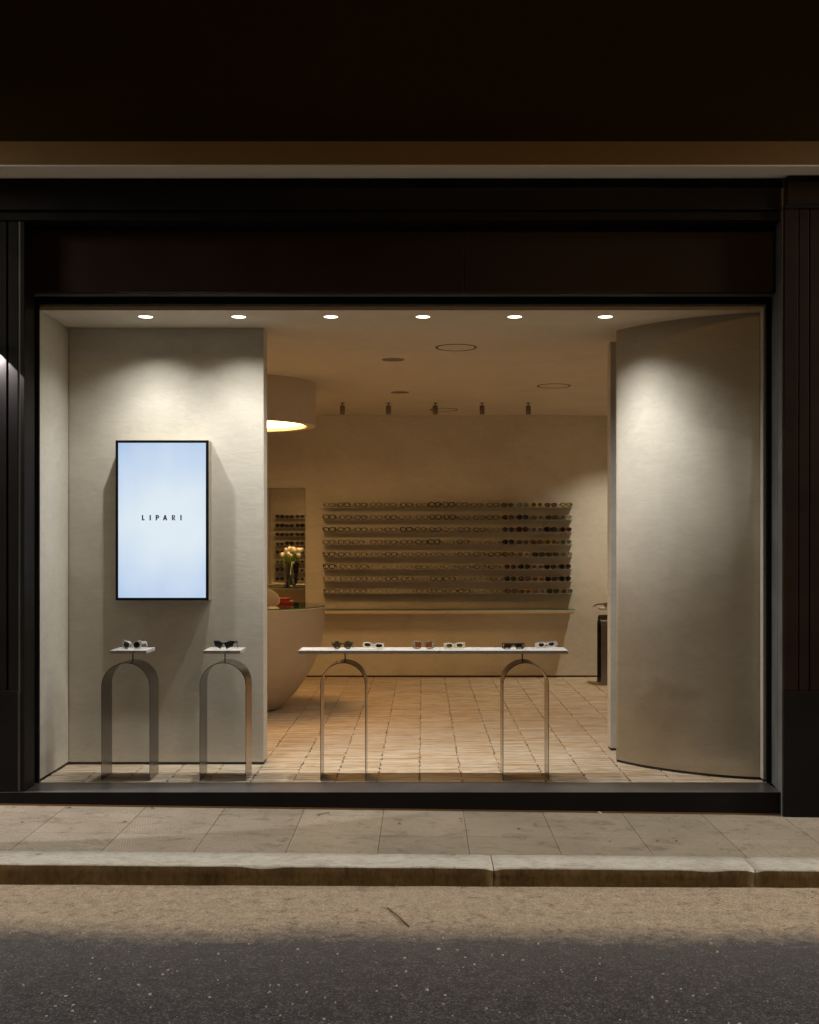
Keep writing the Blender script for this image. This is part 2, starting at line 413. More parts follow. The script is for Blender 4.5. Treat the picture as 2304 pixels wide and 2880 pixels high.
# ================================================================== STREET
def zp(X, Y):
    """height of the pavement: falls to the right and towards the kerb"""
    u = (X + 2.62) / 4.9; t = (-0.30 - Y) / 1.30
    a = -0.084 - 0.063*u; b = -0.105 - 0.033*u
    return a + (b - a)*t
def zr(X, Y):
    return -0.211 - 0.017*((X + 2.2)/4.2) + 0.012*max(0.0, min(1.0, (-1.6 - Y)/2.5))
YK0, YK1 = -1.352, -1.60          # back and front of the kerb stones

# road: one sheet
vs, fs = [], []
xs = [-60, -20, -8, -4, -3, -2, -1, 0, 1, 2, 3, 4, 8, 20, 60]
ys = [-40, -18, -10, -7, -5, -4, -3.2, -2.6, -2.1, -1.8, -1.55]
for y in ys:
    for x in xs: vs.append((x, y, zr(max(-6, min(6, x)), y)))
for j in range(len(ys)-1):
    for i in range(len(xs)-1):
        a = j*len(xs)+i; fs.append((a, a+1, a+1+len(xs), a+len(xs)))
road = obj('road', mesh_from(vs, fs), M['road']); tag(road, 'dark asphalt road with a dusty beige gutter along the kerb', kind='structure')

# pale chips pressed into the asphalt
vs, fs = [], []
rc = random.Random(5)
for k in range(1500):
    x = rc.uniform(-3.2, 3.2); y = rc.uniform(-4.7, -2.35) if k % 5 else rc.uniform(-2.5, -1.7)
    s = rc.choice([0.0016, 0.0022, 0.003, 0.0045, 0.0062, 0.0085]) * rc.uniform(0.7, 1.25)
    n = rc.choice((5, 6, 7)); b = len(vs); z = zr(x, y)
    el = rc.uniform(0.6, 1.0); ph = rc.uniform(0, pi)
    for lay, (sc_, zz) in enumerate(((1.0, 0.0), (0.8, 0.6*s))):
        for i in range(n):
            a = 2*pi*i/n; r = s*sc_*(0.8 + 0.2*sin(3*a+ph))
            u, w = r*cos(a), r*el*sin(a)
            vs.append((x + u*cos(ph)-w*sin(ph), y + u*sin(ph)+w*cos(ph), z + zz - 0.0002))
    fs.append(tuple(b+n+i for i in range(n)))
    for i in range(n): fs.append((b+i, b+(i+1) % n, b+n+(i+1) % n, b+n+i))
chips = obj('stone_chips', mesh_from(vs, fs), M['chip'])
tag(chips, 'pale stone chips pressed into the dark asphalt', 'gravel', kind='stuff')

# pavement: bed plus separate slabs
def quad_slab(x0, x1, y0, y1, th=0.03, zf=zp, gap=0.0012, bev=0.002):
    x0 += gap; x1 -= gap; y0 += 0.0030; y1 -= 0.0030
    bm = bmesh.new(); V = []
    for dz in (-th, 0):
        for x, y in ((x0, y0), (x1, y0), (x1, y1), (x0, y1)): V.append(bm.verts.new((x, y, zf(x, y)+dz)))
    for f in ((4,5,6,7),(0,1,5,4),(1,2,6,5),(2,3,7,6),(3,0,4,7)): bm.faces.new([V[i] for i in f])
    top = [e for e in bm.edges if all(v in V[4:] for v in e.verts)]
    bmesh.ops.bevel(bm, geom=top, offset=bev, segments=1, affect='EDGES')
    me = bpy.data.meshes.new('slab'); bm.to_mesh(me); bm.free(); return me
vs = []; 
for y in (YK0+0.02, -0.20):
    for x in (-12, 12): vs.append((x, y, zp(x, y)-0.007))
pav = obj('pavement', mesh_from(vs, [(0, 1, 3, 2)]), M['joint']); tag(pav, 'narrow stone pavement between the shop window and the kerb', kind='structure')
rows_y = [(-0.462, -0.215), (-0.945, -0.462), (YK0+0.004, -0.945)]
for (y0, y1) in rows_y:
    for k in range(-8, 9):
        x0 = -0.245 + 0.50*k; x1 = x0 + 0.50
        obj('paving_slab', quad_slab(x0, x1, y0, y1), M['paving'], pav)

# kerb stones
kerb = bpy.data.objects.new('kerb', None); COL.objects.link(kerb); tag(kerb, 'pale worn stone kerb', kind='structure')
def kpx(x): return (x - 1189) * 6.15 / F
kj = [-5.2, -3.3, kpx(1387), kpx(2117), 3.4, 4.8]
for a, b in zip(kj[:-1], kj[1:]):
    nseg = max(6, int((b-a)/0.045)); prof = []
    g = 0.0025; vs, fs = [], []
    ln = b - a - 2*g
    for i in range(nseg+1):
        t = i/nseg; x = a + g + ln*t
        edge = max(0, 1 - min(t, 1-t)*ln/0.05)
        nz = noise.noise(Vector((x*5, 1.3, 0))) * 0.006 + noise.noise(Vector((x*17, 7.3, 0))) * 0.0035
        rr = 0.009 + 0.010*edge + max(0, noise.noise(Vector((x*3, 5, 2))) - 0.25)*0.03
        zt = zp(x, YK0) + 0.004; zb = zr(x, -1.6) - 0.05
        yf = YK1 + nz - 0.004*0
        yb = YK0 + noise.noise(Vector((x*6, 4.3, 0)))*0.003
        ring = [(yb, zb), (yb, zt - 0.004*edge), (yb-0.12, zt + nz*0.4 - 0.004*edge), (yf + rr*1.3, zt - 0.005*edge + nz*0.4), (yf + rr*0.4, zt - rr*0.25), (yf, zt - rr), (yf + 0.002, zt - 0.05), (yf - 0.004, zb)]
        for (y, z) in ring: vs.append((x, y, z))
    m_ = 8
    for i in range(nseg):
        for j in range(m_-1):
            fs.append((i*m_+j, i*m_+j+1, (i+1)*m_+j+1, (i+1)*m_+j))
    fs.append(tuple(range(m_-1, -1, -1))); fs.append(tuple(nseg*m_ + j for j in range(m_)))
    me = mesh_from(vs, fs, False)
    for p in me.polygons: p.use_smooth = len(p.vertices) == 4
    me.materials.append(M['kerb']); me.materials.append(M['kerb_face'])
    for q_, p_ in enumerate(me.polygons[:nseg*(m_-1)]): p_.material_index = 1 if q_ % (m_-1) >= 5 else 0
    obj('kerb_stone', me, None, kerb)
wb = obj('kerb_bedding', box_me(-5.3, 4.7, YK1+0.02, YK0-0.02, -0.30, -0.165), M['joint'], kerb)

# ================================================================== SHOPFRONT
front = empty('shopfront', (0, -0.15, 0), 'dark metal shopfront framing the lit window, with fascia, sill and glass', 'shopfront')
XL, XR = -2.516, 2.262
# sill with mitred ends
wbox('sill', M['iron_sill'], front, -3.6, 2.262, -0.300, -0.006, -0.060, -0.002, 0.002)
wbox('sill_front', M['iron'], front, -3.6, 2.259, -0.303, -0.285, -0.078, -0.0035, 0.001)
p = front.location
def sill_skirt():
    vs = []
    x0, x1 = -3.6, 2.259
    for x in (x0, x1):
        zb = zp(x, -0.30) + 0.006
        for (y, z) in ((-0.3032, -0.0042), (-0.3032, zb), (-0.27, zb), (-0.27, -0.0042)): vs.append((x-p.x, y-p.y, z-p.z))
    return mesh_from(vs, [(0,1,5,4),(1,2,6,5),(2,3,7,6),(3,0,4,7),(0,3,2,1),(4,5,6,7)])
obj('sill_face', sill_skirt(), M['iron'], front)
vs = []
for x in (-3.6, 2.262):
    for (y, dz) in ((-0.306, -0.002), (-0.306, 0.010), (-0.26, 0.010), (-0.26, -0.002)): vs.append((x-p.x, y-p.y, zp(x, -0.30)+dz))
obj('base_joint', mesh_from(vs, [(0,1,5,4),(1,2,6,5),(2,3,7,6),(3,0,4,7),(0,3,2,1),(4,5,6,7)]), M['ochre'], front)  # thin ochre strip along the foot of the sill
wbox('threshold_trim', M['trim'], front, -2.514, 2.254, -0.006, 0.006, -0.012, 0.001)
# black gasket frame round the glass
fr = wbox('window_frame', M['seal'], front, -2.543, -2.513, -0.020, 0.004, 0.0, 3.187)
wbox('window_frame', M['seal'], front, 2.254, 2.284, -0.020, 0.004, 0.0, 3.187)
wbox('window_frame', M['seal'], front, -2.513, 2.254, -0.020, 0.004, 3.139, 3.187)
wbox('window_pane', M['glass'], front, -2.513, 2.254, -0.014, -0.004, 0.001, 3.139)
# soffit of the lintel
wbox('lintel_soffit', M['iron_reveal'], front, -2.543, 2.284, -0.150, -0.020, 3.182, 3.24)
# fascia panels
wbox('fascia_panel', M['iron_brown'], front, -2.543, 0.2655, -0.166, -0.100, 3.181, 3.61, 0.0015)
wbox('fascia_panel', M['iron_brown'], front, 0.2685, 2.284, -0.166, -0.100, 3.181, 3.61, 0.0015)
# mouldings and architrave
wbox('moulding', M['iron'], front, -3.6, 2.272, -0.302, -0.05, 3.604, 3.618, 0.003)
wbox('moulding', M['iron'], front, -3.6, 2.272, -0.286, -0.05, 3.618, 3.668, 0.002)
wbox('moulding', M['iron'], front, -3.6, 2.272, -0.308, -0.05, 3.668, 3.682, 0.004)
wbox('architrave', M['iron'], front, -3.6, 2.272, -0.290, -0.05, 3.682, 3.872, 0.002)
# left reveal (slightly splayed)
def prism_me(poly, z0, z1, off):
    n = len(poly); vs = [(x-off.x, y-off.y, z0-off.z) for x, y in poly] + [(x-off.x, y-off.y, z1-off.z) for x, y in poly]
    fs = [tuple(reversed(range(n))), tuple(range(n, 2*n))] + [(i, (i+1) % n, n+(i+1) % n, n+i) for i in range(n)]
    return mesh_from(vs, fs)
obj('reveal', prism_me([(-2.518, -0.288), (-2.5455, -0.005), (-2.60, -0.005), (-2.60, -0.288)], 0.0, 3.602, p), M['iron_reveal'], front)
obj('reveal', prism_me([(2.287, -0.005), (2.2575, -0.236), (2.34, -0.236), (2.34, -0.005)], -0.001, 3.602, p), M['iron_reveal'], front)

# pilasters
pl = empty('pilaster', (-2.85, -0.29, -0.002), 'dark grooved metal pilaster left of the window, lit by a lamp at its edge', 'pilaster', 'pilasters beside the shop window')
def pX(x, D=7.41): return (x - 1189)*D/F
wbox('core', M['iron'], pl, -3.6, pX(69), -0.278, -0.10, 0.0, 3.602)
e = 0.001
wbox('flute_board', M['iron'], pl, pX(57), pX(69), -0.292, -0.277, 0.0, 3.60, 0.0015)
wbox('flute_board', M['iron'], pl, pX(25), pX(50.5), -0.292, -0.277, 0.64, 3.60, 0.0015)
wbox('flute_board', M['iron'], pl, pX(-9), pX(18.5), -0.292, -0.277, 0.64, 3.60, 0.0015)
wbox('flute_board', M['iron'], pl, pX(-43), pX(-15), -0.292, -0.277, 0.64, 3.60, 0.0015)
wbox('flute_board', M['iron'], pl, pX(-77), pX(-49), -0.292, -0.277, 0.64, 3.60, 0.0015)
wbox('plinth', M['iron'], pl, -3.5, pX(48.5), -0.2985, -0.277, 0.0, 0.637, 0.002)

pr = empty('pilaster', (2.55, -0.34, -0.2), 'dark grooved metal pilaster right of the window, standing forward on the pavement', 'pilaster', 'pilasters beside the shop window')
def pR(x): return (x - 1189)*7.347/F
wbox('core', M['iron_brown'], pr, 2.268, 3.6, -0.338, -0.20, -0.2, 3.80)
wbox('core_edge', M['iron_reveal'], pr, 2.258, 2.268, -0.326, -0.240, -0.2, 3.80, 0.001)
wbox('flute_board', M['iron_brown'], pr, 2.2665, pR(2245), -0.353, -0.337, 0.645, 3.66, 0.0015)
wbox('flute_board', M['iron_brown'], pr, pR(2248.5), pR(2274.5), -0.353, -0.337, 0.645, 3.66, 0.0015)
wbox('flute_board', M['iron_brown'], pr, pR(2279), pR(2306), -0.353, -0.337, 0.645, 3.66, 0.0015)
wbox('flute_board', M['iron_brown'], pr, pR(2310), pR(2338), -0.353, -0.337, 0.645, 3.66, 0.0015)
wbox('plinth', M['iron'], pr, 2.262, 3.6, -0.358, -0.337, -0.2, 0.642, 0.002)
wbox('capital', M['iron'], pr, 2.262, 3.6, -0.362, -0.337, 3.66, 3.69, 0.006)
wbox('head_block', M['iron_brown'], pr, 2.285, 3.6, -0.352, -0.30, 3.69, 3.869, 0.002)

# facade above
fac = empty('building_facade', (0, -0.45, 3.87), 'dark brown upper building wall above the brown string course', 'facade')
wbox('string_course', M['render_band'], fac, -12, 12, -0.520, 0.4, 3.884, 4.028, 0.004)
wbox('course_soffit', M['soffit'], fac, -12, 12, -0.518, 0.4, 3.874, 3.8835)
wbox('wall', M['render_dark'], fac, -12, 12, -0.455, 0.4, 4.028, 7.5)
wbox('wall', M['iron'], fac, 3.602, 9, -0.25, 0.0, -0.3, 3.874)
wbox('wall', M['iron'], fac, -9, -3.602, -0.25, 0.0, -0.3, 3.874)

# ================================================================== SHOP INTERIOR SHELL
H = 3.10; BY = 6.23
ceil = wbox('ceiling', M['ceiling'], None, -2.9, 3.9, 0.012, 6.5, H, 3.45); tag(ceil, 'smooth beige plaster ceiling of the shop', kind='structure')
hd = wbox('ceiling_edge', M['gap'], ceil, -2.9, 3.9, -0.003, 0.012, 3.19, 3.45)

# floor: bed + clay strips
def bed_me():
    return box_me(-2.8, 3.8, 0.006, 6.4, -0.10, -0.010)
floor = obj('shop_floor', bed_me(), M['bed']); tag(floor, 'shop floor of pale clay strips laid in long columns', kind='structure')
PITCH = 0.2780; X0 = -0.0200
rb = random.Random(21)
variants = []
for k in range(8):
    L = PITCH; bm = bmesh.new()
    je = [rb.uniform(-0.004, 0.005) for _ in range(4)]
    x0, x1 = -L/2 + 0.0015 + max(0, je[0]), L/2 - 0.0015 - max(0, je[1])
    nx = 4; V = {}
    for lay in (0, 1):
        for side in (-1, 1):
            for i in range(nx+1):
                x = x0 + (x1-x0)*i/nx
                y = side*(0.5 - (0.03 + 0.035*rb.random()))
                V[lay, side, i] = bm.verts.new((x + (0 if 0 < i < nx else rb.uniform(-0.002, 0.002)), y, -0.018 if lay == 0 else rb.uniform(-0.0012, 0.0002)))
    for i in range(nx):
        bm.faces.new((V[1,-1,i], V[1,-1,i+1], V[1,1,i+1], V[1,1,i]))
        bm.faces.new((V[0,-1,i], V[0,-1,i+1], V[1,-1,i+1], V[1,-1,i]))
        bm.faces.new((V[1,1,i], V[1,1,i+1], V[0,1,i+1], V[0,1,i]))
    bm.faces.new((V[0,1,0], V[0,-1,0], V[1,-1,0], V[1,1,0]))
    bm.faces.new((V[0,-1,nx], V[0,1,nx], V[1,1,nx], V[1,-1,nx]))
    me = bpy.data.meshes.new('brick'); bm.to_mesh(me); bm.free(); me.materials.append(M['brick']); variants.append(me)
rest_v, rest_f = [], []
bricks_front = []
for c in range(-10, 14):
    cx = X0 + PITCH*(c + 0.5)
    if cx < -2.72 or cx > 3.7: continue
    y = 0.007
    while y < 6.3:
        w = rb.uniform(0.026, 0.042) if rb.random() < 0.75 else rb.uniform(0.016, 0.026)
        bricks_front.append((y, cx, w)); y += w
in_view = [b for b in bricks_front if -2.6 < b[1] < 2.35]
in_view.sort(); near = set(in_view[:300])
for b in bricks_front:
    y, cx, w = b
    me = variants[rb.randrange(8)]
    jx = rb.uniform(-0.0065, 0.0065); jz = rb.uniform(-0.0012, 0.0004)
    flip = rb.random() < 0.5; gapw = w - (0.0025 if rb.random() < 0.25 else 0.0)
    if b in near:
        o = bpy.data.objects.new('brick', me); COL.objects.link(o); o.parent = floor
        o.location = (cx+jx, y+w/2, jz); o.scale = (1, gapw, 1)
        if flip: o.rotation_euler = (0, 0, pi)
    else:
        s = -1 if flip else 1; base = len(rest_v)
        for v in me.vertices: rest_v.append((cx+jx+s*v.co.x, y+w/2+s*v.co.y*gapw, v.co.z+jz))
        for pg in me.polygons: rest_f.append(tuple(base+i for i in pg.vertices))
rest = obj('clay_strips', mesh_from(rest_v, rest_f), M['brick'], floor); rest['kind'] = 'stuff'

# walls
def wall(name, label, x0, x1, y0, y1, top=H, skirt=True, mat=None):
    e_ = empty(name, ((x0+x1)/2, (y0+y1)/2, 0), label, 'wall')
    wbox('wall_face', mat or M['plaster'], e_, x0, x1, y0, y1, 0.017, top-0.0005, 0.004)
    if skirt: wbox('shadow_gap', M['gap'], e_, x0+0.006, x1-0.006, y0+0.006, y1-0.006, -0.009, 0.017)
    return e_
PY0, PY1, PXR = 0.630, 0.820, -1.1285
wall('partition_wall', 'beige plaster partition carrying the lit display, behind the left stands', -2.512, PXR, PY0, PY1)
wall('left_wall', 'narrow beige plaster wall at the left end of the window', -2.80, -2.515, 0.012, 6.22)
wall('back_wall', 'long beige plaster back wall behind the shelves of eyeglasses', -2.80, 3.8, BY, BY+0.2)
wall('right_wall', 'plaster side wall hidden behind the curved wall', 3.55, 3.8, 0.06, BY-0.003)
wall('rear_pier', 'narrow plaster pier just behind the left edge of the curved wall', 1.423, 3.545, 1.20, 1.34)
wall('window_jamb', 'thin pale plaster jamb at the right edge of the glass', 2.236, 2.30, 0.012, 0.075)

# curved wall
cw = empty('curved_wall', (1.9, 0.4, 0), 'tall convex plaster wall at the right of the window', 'wall')
ctrl = [(1.391, .736), (1.510, .560), (1.654, .405), (1.841, .255), (2.025, .150), (2.160, .100), (2.250, .078)]
def catmull(P, n=8):
    out = []
    Q = [(2*P[0][0]-P[1][0], 2*P[0][1]-P[1][1])] + P + [(2*P[-1][0]-P[-2][0], 2*P[-1][1]-P[-2][1])]
    for i in range(1, len(Q)-2):
        for k in range(n):
            t = k/n; r = []
            for a in (0, 1):
                p0, p1, p2, p3 = (Q[i-1][a], Q[i][a], Q[i+1][a], Q[i+2][a])
                r.append(0.5*((2*p1)+(-p0+p2)*t+(2*p0-5*p1+4*p2-p3)*t*t+(-p0+3*p1-3*p2+p3)*t**3))
            out.append(tuple(r))
    out.append(P[-1]); return out
cc = catmull(ctrl, 8)
def curved_me(z0, z1, inset, th):
    off = cw.location; vs, fs = [], []
    pts = []
    for i, (x, y) in enumerate(cc):
        a = cc[max(0, i-1)]; b = cc[min(len(cc)-1, i+1)]
        d = Vector((b[0]-a[0], b[1]-a[1])).normalized(); n = Vector((-d.y, d.x))
        pts.append((Vector((x, y)) + n*inset, Vector((x, y)) + n*(inset+th)))
    k = len(pts)
    for z in (z0, z1):
        for f_, b_ in pts: vs.append((f_.x-off.x, f_.y-off.y, z))
        for f_, b_ in pts: vs.append((b_.x-off.x, b_.y-off.y, z))
    T = 2*k
    for i in range(k-1):
        fs.append((i, i+1, T+i+1, T+i)); fs.append((k+i+1, k+i, T+k+i, T+k+i+1))
        fs.append((T+i, T+i+1, T+k+i+1, T+k+i)); fs.append((i+1, i, k+i, k+i+1))
    fs.append((0, T, T+k, k)); fs.append((k-1, 2*k-1, T+2*k-1, T+k-1))
    me = mesh_from(vs, fs)
    for i, q in enumerate(me.polygons): q.use_smooth = (i < 4*(k-1) and i % 4 < 2)
    return me
obj('wall_face', curved_me(0.018, H-0.0005, 0.0, 0.10), M['plaster'], cw)
obj('shadow_gap', curved_me(-0.009, 0.018, 0.006, 0.085), M['gap'], cw)

# ================================================================== CEILING FITTINGS
ordw = ['first', 'second', 'third', 'fourth', 'fifth', 'sixth', 'seventh', 'eighth', 'ninth', 'tenth', 'eleventh', 'twelfth', 'thirteenth', 'fourteenth', 'fifteenth', 'sixteenth', 'seventeenth']
trim_me = lathe_me([(0.047, 0.0), (0.052, -0.0025), (0.056, -0.0015), (0.0575, 0.001)], 32); trim_me.materials.append(M['ceiling'])
lens_me = lathe_me([(0.0475, -0.0005), (0.030, -0.002), (0.012, -0.003), (0.001, -0.0032)], 32); lens_me.materials.append(M['lens_lit'])
spots_x = [-1.872, -1.243, -0.620, 0.002, 0.6225, 1.235]
names = ['lit round downlight at the far left of the window ceiling', 'lit round downlight above the right half of the display partition',
         'lit round downlight third from the left, just right of the partition', 'lit round downlight fourth from the left in the window ceiling',
         'lit round downlight fifth from the left in the window ceiling', 'lit round downlight at the far right, beside the curved wall']
for x, lb in zip(spots_x, names):
    t = empty('downlight', (x, 0.231, H), lb, 'downlight', 'downlights in the window ceiling')
    obj('trim_ring', trim_me, None, t); obj('lens', lens_me, None, t)
    k6 = 0.74 if x > 1.2 else 1.0      # the lamp nearest the curved wall is a little dimmer
    spot('downlight_lamp', (0, 0, -0.02), DOWN_W*k6, DOWN_COL, 132, 1.0, t, radius=0.022)
    spot('downlight_lamp', (0, 0, -0.021), DOWN_N*k6, DOWN_COL, 98, 1.0, t, radius=0.03)
# downlights out of view: one washes the back wall, two are added floor fill
for (x, y, w, col, lb) in ((2.30, 5.33, BACK_W*1.6, BACK_COL, 'lit downlight near the back wall, hidden by the curved wall'),
                      (2.15, 2.3, ROOM_W, BACK_COL, 'unseen downlight added in the right part of the shop to brighten the floor'),
                      (-1.62, 1.75, ROOM_W, ROOM_COL, 'unseen warm downlight added behind the display partition to brighten the floor'),
                      ):
    t = empty('downlight', (x, y, H), lb, 'downlight', 'downlights hidden behind the window walls')
    obj('trim_ring', trim_me, None, t); obj('lens', lens_me, None, t)
    spot('downlight_lamp', (0, 0, -0.02), w, col, 116, 1.0, t, radius=0.03)

M['ring'] = simple('dark_recess', (0.10, 0.075, 0.05), 0.7)
def ring_me(r0, r1, n=48):
    return lathe_me([(r0, -0.0005), (r0+0.004, -0.003), (r1-0.002, -0.003), (r1, 0.0005)], n)
for (cx, cyy, r, lb) in ((px(1283, 977.3, 9.152).x, 9.152+CY, 0.163, 'large thin ceiling ring nearest the window'),
                         (px(1557.7, 1085.3, 11.335).x, 11.335+CY, 0.163, 'large thin ceiling ring near the curved wall'),
                         (px(1248, 1152.3, 13.30).x, 13.30+CY, 0.160, 'large thin ceiling ring beside the middle spotlight')):
    t = empty('ceiling_ring', (cx, cyy, H), lb, 'ceiling fitting', 'round trimless ceiling rings')
    obj('ring', ring_me(r-0.019, r), M['ring'], t)
    obj('cover_disc', lathe_me([(r-0.021, -0.001), (0.002, -0.0012)], 40, close_top=False), M['ceiling'], t)
M['grille'] = simple('grey_speaker_grille', (0.20, 0.17, 0.13), 0.8)
for (x, y, D, lb) in ((1106, 1010.6, 9.73, 'flat round grey ceiling speaker nearer the window'), (1125, 1102.3, 11.78, 'flat round grey ceiling speaker nearer the back wall')):
    t = empty('ceiling_speaker', (px(x, y, D).x, D+CY, H), lb, 'speaker', 'flat round ceiling speakers')
    obj('rim', lathe_me([(0.094, -0.004), (0.100, -0.004), (0.102, 0.0)], 40), M['ceiling'], t)
    obj('grille', lathe_me([(0.094, -0.003), (0.002, -0.0035)], 40), M['grille'], t)

# five cylinder spotlights
names = ['bronze cylinder spotlight nearest the drum lamp', 'second bronze cylinder spotlight from the drum lamp', 'bronze cylinder spotlight in the middle of the five, before a ceiling ring',
         'fourth bronze cylinder spotlight from the drum lamp', 'bronze cylinder spotlight furthest right, nearest the curved wall']
cyl = lathe_me([(0.001, 0.0), (0.010, 0.0), (0.024, -0.004), (0.027, -0.010), (0.027, -0.092), (0.023, -0.094), (0.022, -0.075), (0.001, -0.074)], 24)
stem = lathe_me([(0.005, 0.0), (0.005, -0.03)], 10); plate = lathe_me([(0.001, -0.006), (0.022, -0.006), (0.024, -0.001), (0.024, 0)], 24)
for m_, n_ in ((cyl, 'bronze'), (stem, 'steel_dark'), (plate, 'steel_dark')): m_.materials.append(M[n_])
for x, lb in zip([-0.865, -0.369, 0.136, 0.641, 1.141], names):
    t = empty('ceiling_spotlight', (x, 4.97, H), lb, 'spotlight', 'cylinder spotlights before the back wall')
    obj('base_plate', plate, None, t); obj('stem', stem, None, t); obj('lamp_body', cyl, None, t, (0, 0, -0.028), (radians(-6), 0, 0))

# drum lamp
DX, DY = -1.654, 11.165+CY
t = empty('drum_lamp', (DX, DY, H), 'huge plaster drum lamp glowing warm yellow over the round counter', 'ceiling lamp')
zb = 2.693 - H
obj('shade', lathe_me([(0.635, 0.0), (0.635, zb+0.004), (0.631, zb), (0.545, zb), (0.541, zb+0.004), (0.541, zb+0.05)], 96), M['counter'], t)
obj('diffuser', lathe_me([(0.5405, zb+0.035), (0.002, zb+0.035)], 64), M['drum_lit'], t)

# ================================================================== DISPLAY SCREEN
D_ = 8.206; ty = D_+CY
tv = empty('wall_display', (-1.8225, PY0, 1.73), 'bright portrait display with dark lettering on the left partition', 'display screen')
wbox('housing', M['screen_box'], tv, -2.146, -1.499, ty+0.006, PY0, 1.172, 2.289)
B = 0.0185
wbox('bezel', M['bezel'], tv, -2.148, -1.497, ty, ty+0.012, 2.291-0.019, 2.291, 0.001)
wbox('bezel', M['bezel'], tv, -2.148, -1.497, ty, ty+0.012, 1.170, 1.170+0.019, 0.001)
wbox('bezel', M['bezel'], tv, -2.148, -2.148+0.0185, ty, ty+0.012, 1.189, 2.272, 0.001)
wbox('bezel', M['bezel'], tv, -1.497-0.020, -1.497, ty, ty+0.012, 1.189, 2.272, 0.001)
scr = wbox('screen', M['screen'], tv, -2.1295, -1.517, ty+0.003, ty+0.010, 1.189, 2.272)
hcap = 0.0365
def S(pts): return [(x*hcap, z*hcap) for x, z in pts]
def arc(cx, cz, rx, rz, a0, a1, n=9): return [(cx+rx*cos(radians(a0+(a1-a0)*i/n)), cz+rz*sin(radians(a0+(a1-a0)*i/n))) for i in range(n+1)]
glyph = {
 'L': ([(0,0),(.47,0),(.47,.19),(.22,.19),(.22,1),(0,1)], []),
 'I': ([(0,0),(.23,0),(.23,1),(0,1)], []),
 'P': ([(0,0),(.22,0),(.22,.36),(.30,.36)] + arc(.34,.68,.30,.32,-80,90) + [(0,1)], [[(.22,.54),(.22,.82),(.30,.82)] + arc(.30,.68,.12,.14,90,-90)]),
 'A': ([(0,0),(.22,0),(.28,.20),(.52,.20),(.58,0),(.80,0),(.51,1),(.29,1)], [[(.335,.37),(.40,.66),(.465,.37)]]),
 'R': ([(0,0),(.22,0),(.22,.38),(.24,.38),(.44,0),(.70,0),(.45,.42)] + arc(.34,.70,.28,.30,-58,90) + [(0,1)], [[(.22,.55),(.22,.83),(.30,.83)] + arc(.30,.69,.11,.14,90,-90)]),
}
lx = [399.6, 421.0, 438.3, 458.7, 483.6, 507.5]
for ch, gx in zip('LIPARI', lx):
    me = plate_me(S(glyph[ch][0]), [S(h) for h in glyph[ch][1]], 0.0008, grow=0.0 if ch == 'R' else 0.0005)
    w = px(gx, 1463.3, D_+0.002)
    o = obj('letter', me, M['navy_ink'], scr, (w.x - tv.location.x, ty + 0.0024 - tv.location.y, w.z - tv.location.z))

# ================================================================== STANDS
def arch_me(W, Hh, dep, th=0.004, lean=0.0):
    """band bent to an arch: legs at +-W/2, top at Hh, dep deep in y, centred"""
    n = 28; r = W/2; prof = [(-r, 0)]
    for i in range(n+1):
        a = pi - pi*i/n; prof.append((r*cos(a), (Hh-r) + r*sin(a)))
    prof.append((r, 0)); k = len(prof)
    inner = [(-r+th, 0)] + [((r-th)*cos(pi-pi*i/n), (Hh-r)+(r-th)*sin(pi-pi*i/n)) for i in range(n+1)] + [(r-th, 0)]
    vs, fs = [], []
    for y in (-dep/2, dep/2):
        vs += [(x, y, z) for x, z in prof]; vs += [(x, y, z) for x, z in inner]
    T = 2*k
    for i in range(k-1):
        fs.append((i+1, i, T+i, T+i+1)); fs.append((k+i, k+i+1, T+k+i+1, T+k+i))
        fs.append((i, i+1, k+i+1, k+i)); fs.append((T+i+1, T+i, T+k+i, T+k+i+1))
    fs.append((0, k, T+k, T)); fs.append((k-1, T+k-1, T+2*k-1, 2*k-1))
    nv, nf, sm = [], [], []
    for cls in range(5):          # outer face, inner face, two rims, feet: no shared corners, so the band's edges stay crisp
        sel = [f for q, f in enumerate(fs) if (cls == 4 and q >= 4*(k-1)) or (cls < 4 and q < 4*(k-1) and q % 4 == cls)]
        idx = {}
        for f in sel:
            g = []
            for v in f:
                if v not in idx: idx[v] = len(nv); nv.append(vs[v])
                g.append(idx[v])
            nf.append(tuple(g)); sm.append(cls < 2)
    me = mesh_from(nv, nf); me.polygons.foreach_set('use_smooth', sm)
    return me
rod = lathe_me([(0.0045, 0.0), (0.0045, 0.066)], 12)
rod.materials.append(M['steel_dark'])
SLZ, SLT = 0.860, 0.022
def slab_me(w, d, t=SLT):
    return box_me(-w/2, w/2, -d/2, d/2, 0, t, 0.0018)
AY = 0.178
def stand(x, W, slabx, slabw, lb, y=AY, rz=0, sld=0.250, dep=0.255):
    t = empty('display_stand', (x, y, 0), lb, 'display stand', 'steel arch stands with travertine tops', rz)
    obj('arch', arch_me(W, 0.780, dep), M['steel'], t)
    obj('rod', rod, None, t, (slabx-x if rz == 0 else 0, 0, 0.775))
    obj('slab', slab_me(slabw, sld), M['travertine'], t, (slabx-x if rz == 0 else 0, 0, SLZ-SLT))
    return t
stand(-1.962, 0.322, -1.946, 0.243, 'steel arch stand holding the white sunglasses, leftmost under the display')
stand(-1.320, 0.308, -1.327, 0.245, 'steel arch stand holding the black sunglasses, beside the partition edge')
tb = empty('display_table', (0.07, AY, 0), 'long travertine slab on two steel arches across the middle of the window', 'display table')
for x, W in ((-0.5265, 0.300), (0.6820, 0.305)):
    obj('arch', arch_me(W, 0.780, 0.255), M['steel'], tb, (x-0.07, 0, 0))
for x in (-0.5206, 0.669): obj('rod', rod, None, tb, (x-0.07, 0, 0.775))
